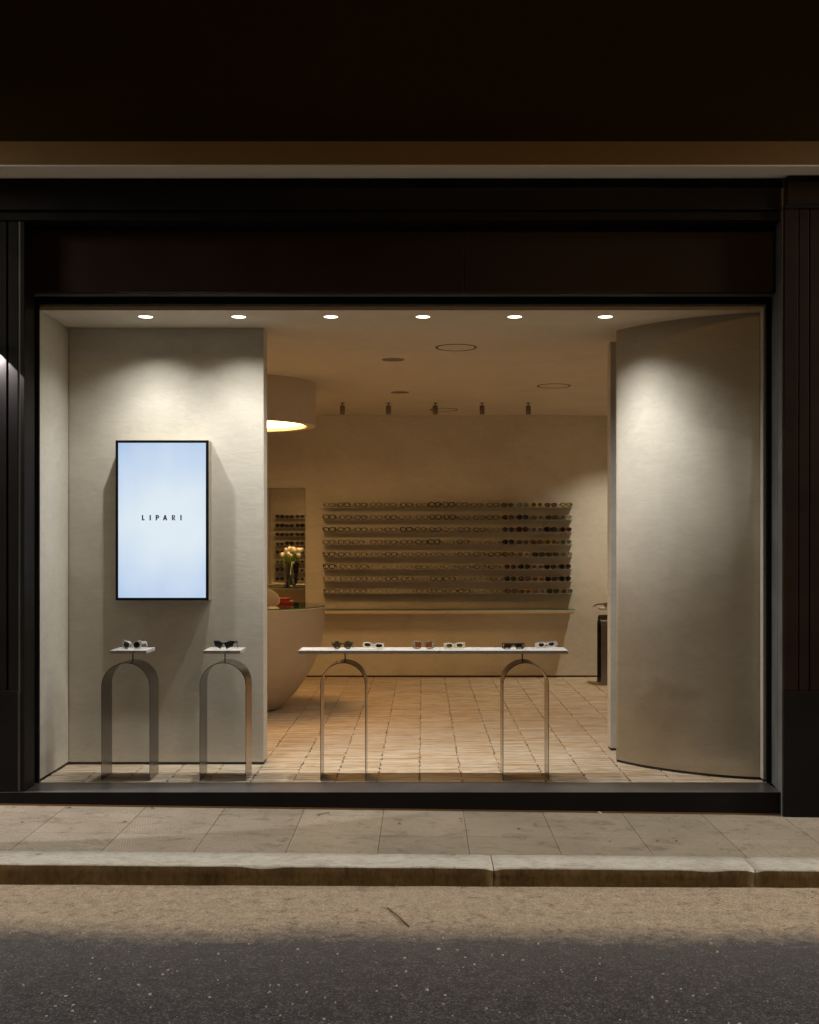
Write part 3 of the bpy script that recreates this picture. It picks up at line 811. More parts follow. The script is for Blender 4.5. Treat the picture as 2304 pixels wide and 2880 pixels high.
obj('slab', slab_me(1.785, 0.250), M['travertine'], tb, (0.070-0.07, 0, SLZ-SLT))
t = stand(2.12, 0.31, 2.12, 0.25, 'steel arch stand turned sideways near the back wall, half hidden by the curved wall', y=13.245+CY, rz=pi/2)

# ================================================================== EYEWEAR
def acetate(name, c, rough=0.18, alpha=1.0, spec=0.5):
    if alpha >= 1: return simple(name, c, rough, spec=spec)
    m = bpy.data.materials.new(name); m.use_nodes = True; nt = m.node_tree; nt.nodes.clear()
    out = N(nt, 'ShaderNodeOutputMaterial'); tr = N(nt, 'ShaderNodeBsdfTransparent'); tr.inputs[0].default_value = (*[min(1, 0.55+0.5*x) for x in c], 1)
    b = N(nt, 'ShaderNodeBsdfPrincipled'); b.inputs['Base Color'].default_value = (*c, 1); b.inputs['Roughness'].default_value = rough
    mx = N(nt, 'ShaderNodeMixShader'); mx.inputs[0].default_value = alpha
    nt.links.new(tr.outputs[0], mx.inputs[1]); nt.links.new(b.outputs[0], mx.inputs[2]); nt.links.new(mx.outputs[0], out.inputs[0]); return m
FR = {'black': acetate('frame_black', (0.008, 0.008, 0.009)), 'brown': acetate('frame_brown', (0.10, 0.045, 0.02)), 'clear': acetate('frame_clear', (0.45, 0.40, 0.34), 0.1, 0.32),
      'navy': acetate('frame_navy', (0.008, 0.014, 0.06)), 'burgundy': acetate('frame_burgundy', (0.06, 0.006, 0.014)), 'amber': acetate('frame_amber', (0.32, 0.16, 0.04), 0.15, 0.75),
      'grey': acetate('frame_grey', (0.07, 0.062, 0.055)), 'olive': acetate('frame_olive', (0.05, 0.045, 0.015)), 'yellow': acetate('frame_yellow', (0.55, 0.36, 0.08))}
LN = {'clear': glass_mat('lens_clear', (0.95, 0.95, 0.93), 0.7), 'grey': glass_mat('lens_grey', (0.32, 0.30, 0.30), 1.3), 'teal': glass_mat('lens_teal', (0.35, 0.47, 0.44), 1.3),
      'green': glass_mat('lens_green', (0.14, 0.20, 0.08), 1.3), 'orange': glass_mat('lens_orange', (0.30, 0.10, 0.06), 1.3), 'yellow': glass_mat('lens_yellow', (0.72, 0.60, 0.22), 1.3),
      'brown': glass_mat('lens_brown', (0.28, 0.21, 0.14), 1.3), 'navy': glass_mat('lens_navy', (0.06, 0.08, 0.14), 1.3), 'burgundy': glass_mat('lens_burgundy', (0.11, 0.03, 0.045), 1.3),
      'black': glass_mat('lens_black', (0.035, 0.035, 0.035), 1.3), 'pink': glass_mat('lens_pink', (0.60, 0.38, 0.34), 1.3)}
def sup(cx, cz, rx, rz, e=2.4, n=24, tilt=0.0, drop=0.0):
    out = []
    for i in range(n):
        a = 2*pi*i/n; c, s = cos(a), sin(a)
        x = abs(c)**(2/e)*(1 if c >= 0 else -1)*rx; z = abs(s)**(2/e)*(1 if s >= 0 else -1)*rz
        if z < 0: x *= 1 - drop*(-z/rz)
        z += tilt*x
        out.append((cx+x, cz+z))
    return out
# shape: rx, rz, exponent, rim thickness, bridge half gap, drop (narrower below), outward lift
SH = {'square': (0.0275, 0.0192, 3.4, 0.0068, 0.0095, 0.14, 0.04), 'bold square': (0.0275, 0.0205, 3.6, 0.0090, 0.0095, 0.12, 0.05), 'thin square': (0.0275, 0.0195, 3.2, 0.0050, 0.0095, 0.16, 0.03),
      'round': (0.0255, 0.0225, 2.2, 0.0064, 0.0110, 0.0, 0.0), 'bold round': (0.0260, 0.0225, 2.3, 0.0088, 0.0105, 0.0, 0.0), 'thin round': (0.0250, 0.0225, 2.1, 0.0048, 0.0110, 0.0, 0.0),
      'cat eye': (0.0275, 0.0195, 2.8, 0.0076, 0.0095, 0.22, 0.14), 'aviator': (0.0275, 0.0215, 2.7, 0.0036, 0.0090, 0.20, 0.02), 'slim': (0.0260, 0.0160, 2.7, 0.0036, 0.0100, 0.1, 0.05)}
def ring3(loop_o, loop_i, y0, y1):
    n = len(loop_o); vs = [(x, y0, z) for x, z in loop_o] + [(x, y0, z) for x, z in loop_i] + [(x, y1, z) for x, z in loop_o] + [(x, y1, z) for x, z in loop_i]
    fs = []
    for i in range(n):
        j = (i+1) % n
        fs += [(i, j, n+j, n+i), (2*n+j, 2*n+i, 3*n+i, 3*n+j), (j, i, 2*n+i, 2*n+j), (n+i, n+j, 3*n+j, 3*n+i)]
    return mesh_from(vs, fs)
def temple_me(x, z, L=0.132, t=0.0022, h=0.0032, drop=0.0):
    """side arm from the hinge back, bending down at the tip"""
    s = 1 if x > 0 else -1; pts = [(x, 0.002, z), (x - s*0.002, 0.05, z*0.98), (x - s*0.006, 0.095, z*0.90), (x - s*0.010, 0.118, z*0.62), (x - s*0.012, L, z*0.10+0.002)]
    vs, fs = [], []
    for (a, b, c) in pts: vs += [(a-t, b, c-h), (a+t, b, c-h), (a+t, b, c+h), (a-t, b, c+h)]
    for k in range(len(pts)-1):
        for i in range(4): fs.append((4*k+i, 4*k+(i+1) % 4, 4*k+4+(i+1) % 4, 4*k+4+i))
    fs += [(3, 2, 1, 0), tuple(4*(len(pts)-1)+i for i in range(4))]
    return mesh_from(vs, fs)
GM = {}
def glasses_meshes(shape):
    if shape in GM: return GM[shape]
    rx, rz, e, t, g, dr, lift = SH[shape]; parts = []; H0 = rz + t
    for s in (-1, 1):
        cx = s*(g + rx)
        li = sup(cx, H0+0.001, rx, rz, e, 24, s*lift, dr); lo = sup(cx, H0+0.001, rx+t, rz+t, e, 24, s*lift, dr)
        parts.append(ring3(lo, li, 0.0, 0.004))
    zb_ = H0 + rz*0.45
    parts.append(tube_me([(-g-0.001, 0.002, zb_-0.002), (-g*0.5, 0.001, zb_+0.002), (g*0.5, 0.001, zb_+0.002), (g+0.001, 0.002, zb_-0.002)], max(t*0.7, 0.0013), 6))
    ex = g + 2*rx + t
    for s in (-1, 1):
        zt = H0 + rz*0.5
        parts.append(box_me(min(s*(ex-0.003), s*(ex+0.004)), max(s*(ex-0.003), s*(ex+0.004)), 0.0, 0.006, zt-t-0.001, zt+t+0.001))
        parts.append(temple_me(s*(ex+0.003), zt, t=0.0012+t*0.25, h=0.0014+t*0.5))
    fm = join_me(*parts)
    for v in fm.vertices: v.co.y += 3.2*v.co.x*v.co.x if v.co.y < 0.01 else 3.2*ex*ex*(1 - 0) * 1.0
    lens = []
    for s in (-1, 1):
        li = sup(0, 0, rx+0.0005, rz+0.0005, e, 20, s*lift, dr)
        vs = [(x, 3.2*(x + s*(g+rx))**2, z) for x, z in li] + [(0, 3.2*(g+rx)**2 - 0.0012, 0)]
        lens.append((mesh_from(vs, [(i, (i+1) % 20, 20) for i in range(20)], True), (s*(g+rx), 0.002, H0+0.001)))
    GM[shape] = (fm, lens); return GM[shape]
MATMESH = {}
def mm(me, key, mat):
    k = (me.as_pointer(), key)
    if k not in MATMESH:
        c = me.copy(); c.materials.clear(); c.materials.append(mat); MATMESH[k] = c
    return MATMESH[k]
def eyewear(shape, fcol, lcol, loc, label, cat, group, rz=0.0, scale=1.0):
    fm, lens = glasses_meshes(shape)
    t = empty('sunglasses' if cat == 'sunglasses' else 'eyeglasses', loc, label, cat, group, rz); t.scale = (scale,)*3
    obj('frame', mm(fm, fcol, FR[fcol]), None, t)
    for m_, lc in lens: obj('lens', mm(m_, lcol, LN[lcol]), None, t, lc)
    return t

# the back wall shelves
M['shelf'] = glass_mat('glass_shelf', (0.70, 0.68, 0.62), 1.0)
M['shelf_metal'] = simple('thin_steel_shelf', (0.42, 0.40, 0.37), 0.35, 0.7)
rowz = [2.0106, 1.864, 1.7187, 1.573, 1.428, 1.283, 1.140, 0.995]
shelfw = ['top', 'second', 'third', 'fourth', 'fifth', 'sixth', 'seventh', 'bottom']
SD = 0.150; SF = BY - SD
for r, z in enumerate(rowz):
    lb = {0: 'topmost thin wall shelf of eyeglasses', 7: 'lowest of the eight thin wall shelves of eyeglasses'}.get(r, '%s thin wall shelf of eyeglasses from the top' % shelfw[r])
    t = empty('wall_shelf', (0.296, BY, z), lb, 'shelf', 'thin steel shelves on the back wall')
    wbox('shelf_plate', M['shelf_metal'], t, -1.178, 1.770, SF, BY, z-0.004, z)
t = empty('wall_ledge', (0.3, BY, 0.812), 'thick plaster ledge with a glass top below the eyeglass shelves', 'shelf')
wbox('ledge', M['counter'], t, -1.30, 1.760, BY-0.30, BY, 0.768, 0.811, 0.003)
wbox('glass_top', M['glass_top'], t, -1.31, 1.768, BY-0.31, BY, 0.812, 0.820)
wbox('glass_edge', M['glass_edge'], t, -1.31, 1.768, BY-0.3115, BY-0.3102, 0.8125, 0.8195)

def L_(v): return 880 + v/4.107
def R_(v): return 1240 + v/3.45
rowx = [
 [L_(v) for v in (187,357,552,732,893,1078,1258,1410,1568)] + [R_(v) for v in (207,355,508,648,797,932,1067,1218)],
 [L_(v) for v in (190,378,555,735,897,1065,1263,1415,1577)] + [R_(v) for v in (230,375,508,655,795,940,1078,1218)],
 [L_(v) for v in (188,362,558,732,897,1078,1250,1415,1573)] + [R_(v) for v in (223,378,510,655,792,933,1067,1215)],
 [L_(v) for v in (188,365,528,735,897,1088,1260,1405,1565)] + [R_(v) for v in (218,377,515,655,793,927,1070,1218)],
 [L_(v) for v in (185,365,553,735,902,1095,1258,1422,1578)] + [R_(v) for v in (217,377,518,660,805,948,1085,1220)],
 [L_(v) for v in (187,380,558,740,905,1085,1250,1415,1582)] + [R_(v) for v in (230,383,528,673,810,940,1063,1207)],
 [L_(v) for v in (190,382,560,740,907,1092,1262,1425,1582)] + [R_(v) for v in (240,385,537,675,813,947,1073,1207)],
 [L_(v) for v in (193,365,547,740,905,1095,1265,1428,1590)] + [R_(v) for v in (228,373,543,683,818,957,1088,1225)],
]
T = {'s': 'square', 'S': 'bold square', 't': 'thin square', 'r': 'round', 'O': 'bold round', 'o': 'thin round', 'c': 'cat eye', 'a': 'aviator', 'm': 'slim'}
Cc = {'k': 'black', 'b': 'brown', 'c': 'clear', 'n': 'navy', 'u': 'burgundy', 'a': 'amber', 'g': 'grey', 'o': 'olive', 'y': 'yellow'}
Lc = {'g': 'grey', 't': 'teal', 'e': 'green', 'o': 'orange', 'y': 'yellow', 'b': 'brown', 'n': 'navy', 'u': 'burgundy', 'k': 'black', 'p': 'pink'}
rowspec = [
 'tc sk sk rg tk Sk tb Ok Sk ok ta so tgg oct ryo_e Subo_ Sky',
]
spec = [
 ['sc','sk','sk','rg','tk','sk','tb','Ok','Sk','rk','tb','so','tgg','oct','rye','sbo','sky'],
 ['Sk','sb','sk','sc','ck','rc','tg','Ok','Ok','tb','tk','sk','rbb','rnn','tcg','sob','rct'],
 ['Sk','ck','sk','tk','sg','Sk','rb','ck','cc','rk','sk','sc','rkn','Ouu','rcg','Skk','rbu'],
 ['sb','sg','tk','sb','sk','sb','sk','Sk','tc','rk','tc','sc','rkk','sbb','cbb','rae','rce'],
 ['Sk','sk','rg','tg','sk','tb','og','ak','ag','rg','rk','sk','rky','rcp','ske','ske','rct'],
 ['Sk','rb','rk','oc','tc','tc','tk','oc','rc','tk','rg','tk','ouu','rkk','rcg','skk','rkn'],
 ['sc','tk','sg','og','sk','sk','mk','sk','sk','tg','rc','sk','rkn','rng','sab','skk','rkk'],
 ['sn','rg','sg','tc','oc','tc','tk','sk','sb','sk','tc','tk','sug','sab','scp','rke','rce'],
]
rg_ = random.Random(3)
for r in range(8):
    for i in range(17):
        s = spec[r][i]; shape = T[s[0]]; fc = Cc[s[1]]; sun = len(s) == 3
        lc = Lc[s[2]] if sun else 'clear'
        D = SF + 0.018 - CY
        X = (rowx[r][i] - 1189)*D/F
        where = 'at the left end of' if i == 0 else ('at the right end of' if i == 16 else '%s from left on' % ordw[i])
        sh = {0: 'the top wall shelf', 7: 'the bottom wall shelf'}.get(r, 'the %s wall shelf down' % shelfw[r])
        fcn = {'clear': 'clear', }.get(fc, fc)
        if sun: lb = '%s %s sunglasses with %s lenses, %s %s' % (fcn, shape, lc, where, sh); cat = 'sunglasses'
        else: lb = '%s %s eyeglasses, %s %s' % (fcn, shape, where, sh); cat = 'eyeglasses'
        eyewear(shape, fc, lc, (X, SF+0.018, rowz[r]), lb, cat, 'pairs of eyewear on the back wall shelves', rg_.uniform(-0.16, 0.16))

# shelves on the back of the partition, seen in the mirror
for r, z in enumerate(rowz):
    lb = {0: 'topmost shelf seen in the mirror, behind the display partition', 7: 'lowest shelf seen in the mirror, behind the display partition'}.get(r, '%s shelf down seen in the mirror, behind the display partition' % shelfw[r])
    t = empty('mirrored_shelf', (-1.83, PY1, z), lb, 'shelf', 'thin shelves on the rear of the partition')
    wbox('shelf_plate', M['shelf_metal'], t, -2.42, -1.25, PY1, PY1+0.15, z-0.004, z)
    for i, X in enumerate((-2.337, -2.18, -2.008, -1.845)):
        shape = rg_.choice(['bold square', 'cat eye', 'bold round', 'square', 'slim']); fc = rg_.choice(['black', 'black', 'black', 'grey', 'brown']); 
        if i == 2 and r in (0, 4): fc = 'clear'
        eyewear(shape, fc, 'black', (X, PY1+0.13, z), '%s %s sunglasses behind the partition, %s on the %s mirrored shelf' % (fc, shape, ['outermost', 'second', 'third', 'innermost'][i], shelfw[r]),
                'sunglasses', 'sunglasses on the shelves behind the partition', pi + rg_.uniform(-0.1, 0.1))

# mirror on the back wall
mr_ = empty('wall_mirror', (-1.80, BY, 0.35), 'tall frameless mirror on the back wall, reflecting tulips and shelves', 'mirror')
wbox('mirror_glass', M['mirror'], mr_, -2.30, -1.3955, BY-0.012, BY-0.002, 0.35, 2.24)
wbox('mirror_edge', simple('dark_mirror_edge', (0.08, 0.07, 0.05), 0.4), mr_, -2.302, -1.3935, BY-0.0115, BY-0.001, 0.348, 2.242)

# ================================================================== COUNTER
ct = empty('round_counter', (DX, DY, 0), 'round plaster counter like a bowl, with a green edged glass top, under the drum lamp', 'counter')
prof = [(0.24, 0.0), (0.27, 0.006), (0.31, 0.03), (0.344, 0.06), (0.40, 0.115), (0.457, 0.18), (0.515, 0.26), (0.568, 0.34), (0.615, 0.43), (0.65, 0.523), (0.676, 0.60),
        (0.694, 0.66), (0.712, 0.75), (0.719, 0.838), (0.7206, 0.97), (0.718, 0.975), (0.002, 0.975)]
obj('body', lathe_me(prof, 96), M['counter'], ct)
obj('glass_top', lathe_me([(0.002, 0.977), (0.724, 0.977), (0.724, 0.988), (0.002, 0.988)], 96, smooth=False), M['glass_top'], ct)
obj('glass_edge', lathe_me([(0.7245, 0.978), (0.7245, 0.987)], 96), M['glass_edge'], ct)
CT = 0.9885
# red boxes
M['red'] = simple('red_card', (0.20, 0.010, 0.008), 0.45)
def cpos(x, y): D = (CZ-CT)*F/(y-1538); return ((x-1189)*D/F, D+CY, CT)
t1 = obj('red_box', box_me(-0.13, 0.13, -0.09, 0.09, 0, 0.029, 0.002), M['red'], None, (-1.392, 3.76, CT), (0, 0, 0.10)); tag(t1, 'larger flat red box at the bottom of the pair on the counter', 'box', 'red boxes on the counter')
t2 = obj('red_box', box_me(-0.11, 0.11, -0.08, 0.08, 0, 0.025, 0.002), M['red'], None, (-1.420, 3.79, CT+0.0295), (0, 0, -0.03)); tag(t2, 'smaller flat red box on top of the larger one', 'box', 'red boxes on the counter')
# table mirror
tm = empty('table_mirror', (-1.467, 3.43, CT), 'oval table mirror leaning on the counter beside the red boxes', 'mirror')
M['disc'] = simple('table_mirror_glass', (0.62, 0.56, 0.46), 0.12, 0.9)
tilt = Matrix.Rotation(radians(-22), 4, 'X') @ Matrix.Rotation(radians(31), 4, 'Y')
def oval(r, y0, y1):
    d = lathe_me([(0.001, y1), (r, y1), (r, y0), (0.001, y0)], 48, smooth=False)
    for v in d.vertices: v.co = tilt @ Vector((v.co.x, v.co.z, v.co.y*0.60))
    return d
obj('disc', oval(0.122, 0.0, 0.004), M['disc'], tm, (0, 0, 0.083))
obj('rim', oval(0.126, 0.0008, 0.0032), simple('pale_mirror_rim', (0.62, 0.55, 0.44), 0.4), tm, (0, 0, 0.083))
obj('prop', box_me(-0.004, 0.004, -0.004, 0.004, 0, 0.085), M['steel_dark'], tm, (-0.02, 0.045, 0.0))
# vase and tulips
VX, VY = -1.874, 3.38
va = empty('glass_vase', (VX, VY, CT), 'clear tapered glass vase of tulips, seen in the mirror', 'vase')
obj('vase_wall', lathe_me([(0.001, 0.0), (0.074, 0.0), (0.078, 0.004), (0.118, 0.345), (0.114, 0.345), (0.073, 0.014), (0.001, 0.014)], 40), M['vase'], va)
obj('water', lathe_me([(0.001, 0.016), (0.071, 0.016), (0.100, 0.24), (0.001, 0.24)], 32), glass_mat('vase_water', (0.93, 0.96, 0.86), 0.6), va)
tu = empty('tulip_bouquet', (VX, VY, CT+0.02), 'bunch of white tulips with green stems in the vase', 'flowers')
M['stem'] = simple('tulip_stem', (0.24, 0.44, 0.08), 0.5); M['petal'] = simple('tulip_petal', (0.86, 0.86, 0.80), 0.5, Subsurface_Weight=0.0)
bud = lathe_me([(0.002, 0.0), (0.015, 0.006), (0.0235, 0.022), (0.024, 0.038), (0.019, 0.054), (0.010, 0.064), (0.001, 0.060)], 10); bud.materials.append(M['petal'])
stems = []; leaves_v, leaves_f = [], []
rt = random.Random(9)
for k in range(30):
    a = rt.uniform(0, 2*pi); rr = 0.15*sqrt(rt.random()); h = 0.405 + 0.09*(1 - rr/0.16) + rt.uniform(-0.03, 0.03)
    if rr > 0.11: h = rt.choice([0.39, 0.45]) + rt.uniform(-0.015, 0.015)
    bx, by = 0.05*cos(a)*rt.random(), 0.05*sin(a)*rt.random(); tx, tyy = rr*cos(a), rr*sin(a)
    stems.append(tube_me([(bx, by, 0), (bx*0.5+tx*0.35, by*0.5+tyy*0.35, h*0.45), (tx*0.85, tyy*0.85, h*0.8), (tx, tyy, h)], 0.004, 5))
    obj('flower', bud, None, tu, (tx, tyy, h-0.004), (tyy*-1.4, tx*1.4, a))
for k in range(34):
    a = rt.uniform(0, 2*pi); r0 = 0.04*rt.random(); r1 = rt.uniform(0.06, 0.14); h = rt.uniform(0.30, 0.45); b = len(leaves_v); w = 0.013
    for i in range(5):
        q = i/4; r = r0 + (r1-r0)*q; ww = w*sin(pi*(0.12+0.86*q)); z = 0.02 + h*q
        leaves_v += [(r*cos(a)-ww*sin(a), r*sin(a)+ww*cos(a), z), (r*cos(a)+0.006*cos(a), r*sin(a)+0.006*sin(a), z-0.004), (r*cos(a)+ww*sin(a), r*sin(a)-ww*cos(a), z)]
    for i in range(4):
        leaves_f += [(b+3*i, b+3*i+1, b+3*i+4, b+3*i+3), (b+3*i+1, b+3*i+2, b+3*i+5, b+3*i+4)]
s_ = obj('stems', join_me(*stems), M['stem'], tu); s_['kind'] = 'stuff'
l_ = obj('leaves', mesh_from(leaves_v, leaves_f, True), M['stem'], tu); l_['kind'] = 'stuff'
# books round the vase
M['page'] = simple('book_pages', (0.72, 0.68, 0.58), 0.7); M['cover'] = simple('white_book_cover', (0.78, 0.76, 0.70), 0.5)
def book(x, y, z, w, d, t_, rz, lb):
    e_ = empty('book', (x, y, z), lb, 'book', 'white books around the vase', rz)
    obj('cover', box_me(-w/2, w/2, -d/2, d/2, 0, 0.003), M['cover'], e_); obj('cover', box_me(-w/2, w/2, -d/2, d/2, t_-0.003, t_), M['cover'], e_)
    obj('pages', box_me(-w/2+0.004, w/2-0.004, -d/2+0.004, d/2-0.004, 0.003, t_-0.003), M['page'], e_)
book(-2.060, 3.50, CT, 0.20, 0.26, 0.026, 0.06, 'white book lying left of the vase, bottom of two')
book(-2.045, 3.50, CT+0.027, 0.17, 0.22, 0.016, -0.1, 'thin white book on top of the book left of the vase')
book(-1.700, 3.60, CT, 0.17, 0.25, 0.030, -0.05, 'white book lying right of the vase')

# ================================================================== HERO SUNGLASSES
GZ = SLZ + 0.0005
def mir(pts):   # right half outline (x>=0, from centre top clockwise) mirrored to a whole
    return pts + [(-x, z) for x, z in reversed(pts)]
def hero(name, label, loc, rz, outer, lenses, fmat, lmat, hinge, ry=0.0, rx=0.0, t=0.006, slots=(), folded=False, tmat=None, th=0.006, holes_as_lens=True, group='sunglasses shown in the window'):
    e_ = empty(name, loc, label, 'sunglasses', group, 0); e_.rotation_euler = (rx, ry, rz)
    holes = [l for l in lenses] + [[(-x, z) for x, z in reversed(l)] for l in lenses]
    hs = list(slots) + [[(-x, z) for x, z in reversed(q)] for q in slots]
    me = plate_me(outer, holes + hs, t, 0.0009)
    K = 2.2
    for v in me.vertices: v.co.y += K*v.co.x*v.co.x
    obj('frame', me, fmat, e_)
    for h in holes:
        cx = sum(q[0] for q in h)/len(h); cz = sum(q[1] for q in h)/len(h); n = len(h)
        vs = [(x + (x-cx)*0.04, K*x*x+0.001, z + (z-cz)*0.04) for x, z in h] + [(cx, K*cx*cx-0.0008, cz)]
        obj('lens', mesh_from(vs, [(i, (i+1) % n, n) for i in range(n)], True), lmat, e_)
    hx, hz = hinge
    for s in (-1, 1):
        if folded:
            vs = []
            z0 = hz; L = 0.118
            m_ = box_me(min(s*hx, s*hx - s*L), max(s*hx, s*hx - s*L), 0.008 + (0.004 if s > 0 else 0) + K*hx*hx*0.6, 0.012 + (0.004 if s > 0 else 0) + K*hx*hx*0.6, z0-0.004, z0+0.004, 0.001)
        else:
            m_ = temple_me(s*hx, hz, t=0.0022, h=th)
            for v in m_.vertices: v.co.y += K*hx*hx
        obj('temple', m_, tmat or fmat, e_)
    return e_
def tort():
    m, nt, b = new_mat('green_tortoiseshell'); n = noise_n(nt, coords(nt), 70, 3, 0.6, 0.6)
    nt.links.new(ramp(nt, n, [(0.42, (0.006, 0.012, 0.009)), (0.52, (0.02, 0.06, 0.04)), (0.62, (0.30, 0.24, 0.09))]), b.inputs['Base Color']); b.inputs['Roughness'].default_value = 0.15; return m
M['tort'] = tort()
white = simple('white_acetate', (0.78, 0.78, 0.80), 0.25); ivory = simple('ivory_acetate', (0.80, 0.74, 0.64), 0.25); ivory2 = simple('cream_acetate', (0.78, 0.73, 0.58), 0.25)
blk = FR['black']; greyac = simple('dark_grey_acetate', (0.055, 0.045, 0.045), 0.35); champ = acetate('champagne_acetate', (0.52, 0.46, 0.36), 0.12, 0.6)
dlens = glass_mat('hero_lens_dark', (0.05, 0.05, 0.055), 1.6); glens = glass_mat('hero_lens_grey', (0.20, 0.19, 0.19), 1.6); rlens = glass_mat('hero_lens_rose', (0.62, 0.36, 0.27), 1.4)
brlens = glass_mat('hero_lens_brown', (0.10, 0.055, 0.045), 1.6); grlens = glass_mat('hero_lens_green', (0.26, 0.28, 0.16), 1.6)
def hp(x, y, D=7.84): return ((x-1189)*D/F, D+CY)
# white round, on the left stand
X, Y = hp(369.5, 0, 7.85)
hero('sunglasses', 'white butterfly sunglasses with round dark lenses on the leftmost stand', (X, Y, GZ), radians(-9),
     mir([(0.0, .037), (.012, .044), (.034, .052), (.054, .062), (.058, .058), (.068, .054), (.069, .034), (.064, .031), (.066, .012), (.054, .004), (.030, .001), (.016, .010), (.010, .026), (0.0, .030)]),
     [sup(.0365, .0285, .0215, .0215, 2.0, 24)], white, dlens, (.066, .043), th=0.008)
# black angular
X, Y = hp(629, 0, 7.85)
hero('sunglasses', 'black angular sunglasses with pointed lower rims on the stand beside the partition edge', (X, Y, GZ), radians(-8),
     mir([(0.0, .042), (.014, .046), (.040, .056), (.062, .056), (.070, .055), (.070, .036), (.064, .034), (.064, .020), (.020, .001), (.008, .032), (0.0, .036)]),
     [[(.013, .036), (.020, .044), (.040, .050), (.056, .049), (.058, .034), (.057, .021), (.038, .013), (.022, .007)]], blk, dlens, (.067, .045), th=0.008)
# tortoise
X, Y = hp(963.3, 0)
hero('sunglasses', 'dark green tortoiseshell sunglasses with raised brows at the left of the long slab', (X, Y, GZ), 0.0,
     mir([(0.0, .041), (.010, .042), (.018, .050), (.030, .056), (.046, .054), (.056, .049), (.072, .047), (.072, .027), (.064, .024), (.056, .008), (.044, .001), (.028, .001), (.014, .010), (.009, .026), (.004, .034), (0, .034)]),
     [sup(.0365, .0270, .0225, .0185, 2.4, 24, 0.10, 0.15)], M['tort'], glens, (.070, .037))
# ivory cat eye, folded
X, Y = hp(1049.3, 0, 7.83)
hero('sunglasses', 'folded ivory sunglasses with almond brown lenses, second on the long slab', (X, Y, GZ+0.006), radians(-3),
     mir([(0.0, .029), (.012, .031), (.022, .040), (.050, .042), (.070, .040), (.072, .020), (.062, .006), (.040, .001), (.020, .003), (.010, .014), (.006, .021), (0.0, .022)]),
     [sup(.0385, .0225, .0220, .0115, 2.3, 24, 0.05)], ivory, brlens, (.068, .014), ry=radians(4), rx=radians(-14), folded=True)
# champagne square
X, Y = hp(1191.3, 0)
hero('sunglasses', 'clear champagne square glasses with rosy lenses in the middle of the long slab', (X, Y, GZ), 0.0,
     mir([(0.0, .041), (.012, .042), (.018, .052), (.030, .056), (.062, .056), (.072, .048), (.073, .026), (.068, .006), (.056, .001), (.030, .001), (.016, .008), (.008, .030), (0, .036)]),
     [sup(.0360, .0280, .0200, .0195, 3.0, 24)], champ, rlens, (.071, .044), slots=([[.0605, .046], [.0665, .043], [.0660, .020], [.0600, .009]],) and ([(.0610, .045), (.0670, .042), (.0660, .020), (.0605, .010)],))
# cream cut-out
X, Y = hp(1278.9, 0, 7.83)
hero('sunglasses', 'cream cutout sunglasses with greenish lenses, fourth on the long slab', (X, Y, GZ+0.004), radians(2),
     mir([(0.0, .032), (.012, .034), (.022, .041), (.052, .044), (.070, .042), (.073, .022), (.068, .004), (.040, .001), (.018, .003), (.010, .016), (0.0, .024)]),
     [sup(.0350, .0220, .0200, .0130, 2.6, 24)], ivory2, grlens, (.068, .014), slots=([(.0590, .034), (.0655, .032), (.0660, .016), (.0590, .008), (.0600, .020)],), ry=radians(-2), rx=radians(-14), folded=True)
# grey flat top
X, Y = hp(1444.0, 0)
hero('sunglasses', 'dark grey flat topped angular sunglasses, fifth on the long slab', (X, Y, GZ), 0.0,
     mir([(0.0, .041), (.040, .042), (.075, .042), (.075, .010), (.062, .001), (.022, .001), (.012, .018), (.006, .027), (0, .028)]),
     [[(.016, .022), (.022, .035), (.050, .035), (.058, .024), (.052, .012), (.024, .010)]], greyac, brlens, (.073, .033),
     slots=([(.026, .004), (.024, .007), (.054, .008), (.058, .005)], [(.061, .035), (.069, .036), (.069, .014), (.064, .012), (.064, .024)]))
# white cut-out at the right
X, Y = hp(1538.0, 0, 7.85)
hero('sunglasses', 'white angular cutout sunglasses tilted on their folded arms at the right end', (X, Y, GZ+0.010), radians(3),
     mir([(0.0, .033), (.020, .038), (.050, .042), (.073, .036), (.075, .014), (.060, .004), (.040, .001), (.020, .002), (.012, .014), (0, .024)]),
     [[(.014, .022), (.020, .031), (.045, .033), (.054, .022), (.046, .010), (.022, .009)]], white, brlens, (.068, .006),
     slots=([(.057, .030), (.067, .030), (.068, .020), (.060, .020)], [(.056, .008), (.060, .015), (.069, .016), (.066, .010)]), ry=radians(-4), rx=radians(-12), folded=True)
# amber pair on the far stand
eyewear('bold square', 'amber', 'brown', (2.075, 13.20+CY, GZ), 'amber sunglasses on the far stand by the back wall', 'sunglasses', 'sunglasses shown in the window', radians(70), 1.0)

# ================================================================== LITTER
M['twig'] = simple('dry_twig', (0.10, 0.07, 0.035), 0.8); M['paper'] = simple('cigarette_paper', (0.72, 0.68, 0.60), 0.7); M['leaf'] = simple('dry_leaf', (0.16, 0.10, 0.03), 0.8)
def on_pav(x, y):
    for _ in range(6):
        z = zp(0, -0.5) if _ == 0 else z
        D = (CZ - z)*F/(y-1538); X = (x-1189)*D/F; z = zp(X, D+CY)
    return Vector((X, D+CY, z+0.003))
def on_road(x, y):
    z = -0.21
    for _ in range(5):
        D = (CZ - z)*F/(y-1538); X = (x-1189)*D/F; z = zr(X, D+CY)
    return Vector((X, D+CY, z+0.003))
def twig(a, b, r, lb, m='twig', name='twig', cat='twig'):
    mid = (a+b)/2 + Vector((0, 0.004, 0.003)); o0 = a.copy()
    o = obj(name, tube_me([a-o0, mid-o0, b-o0], r, 6), M[m], None, o0); tag(o, lb, cat)
twig(on_pav(895, 2293), on_pav(927, 2287), 0.0022, 'straight dry twig on the pavement below the middle of the window')
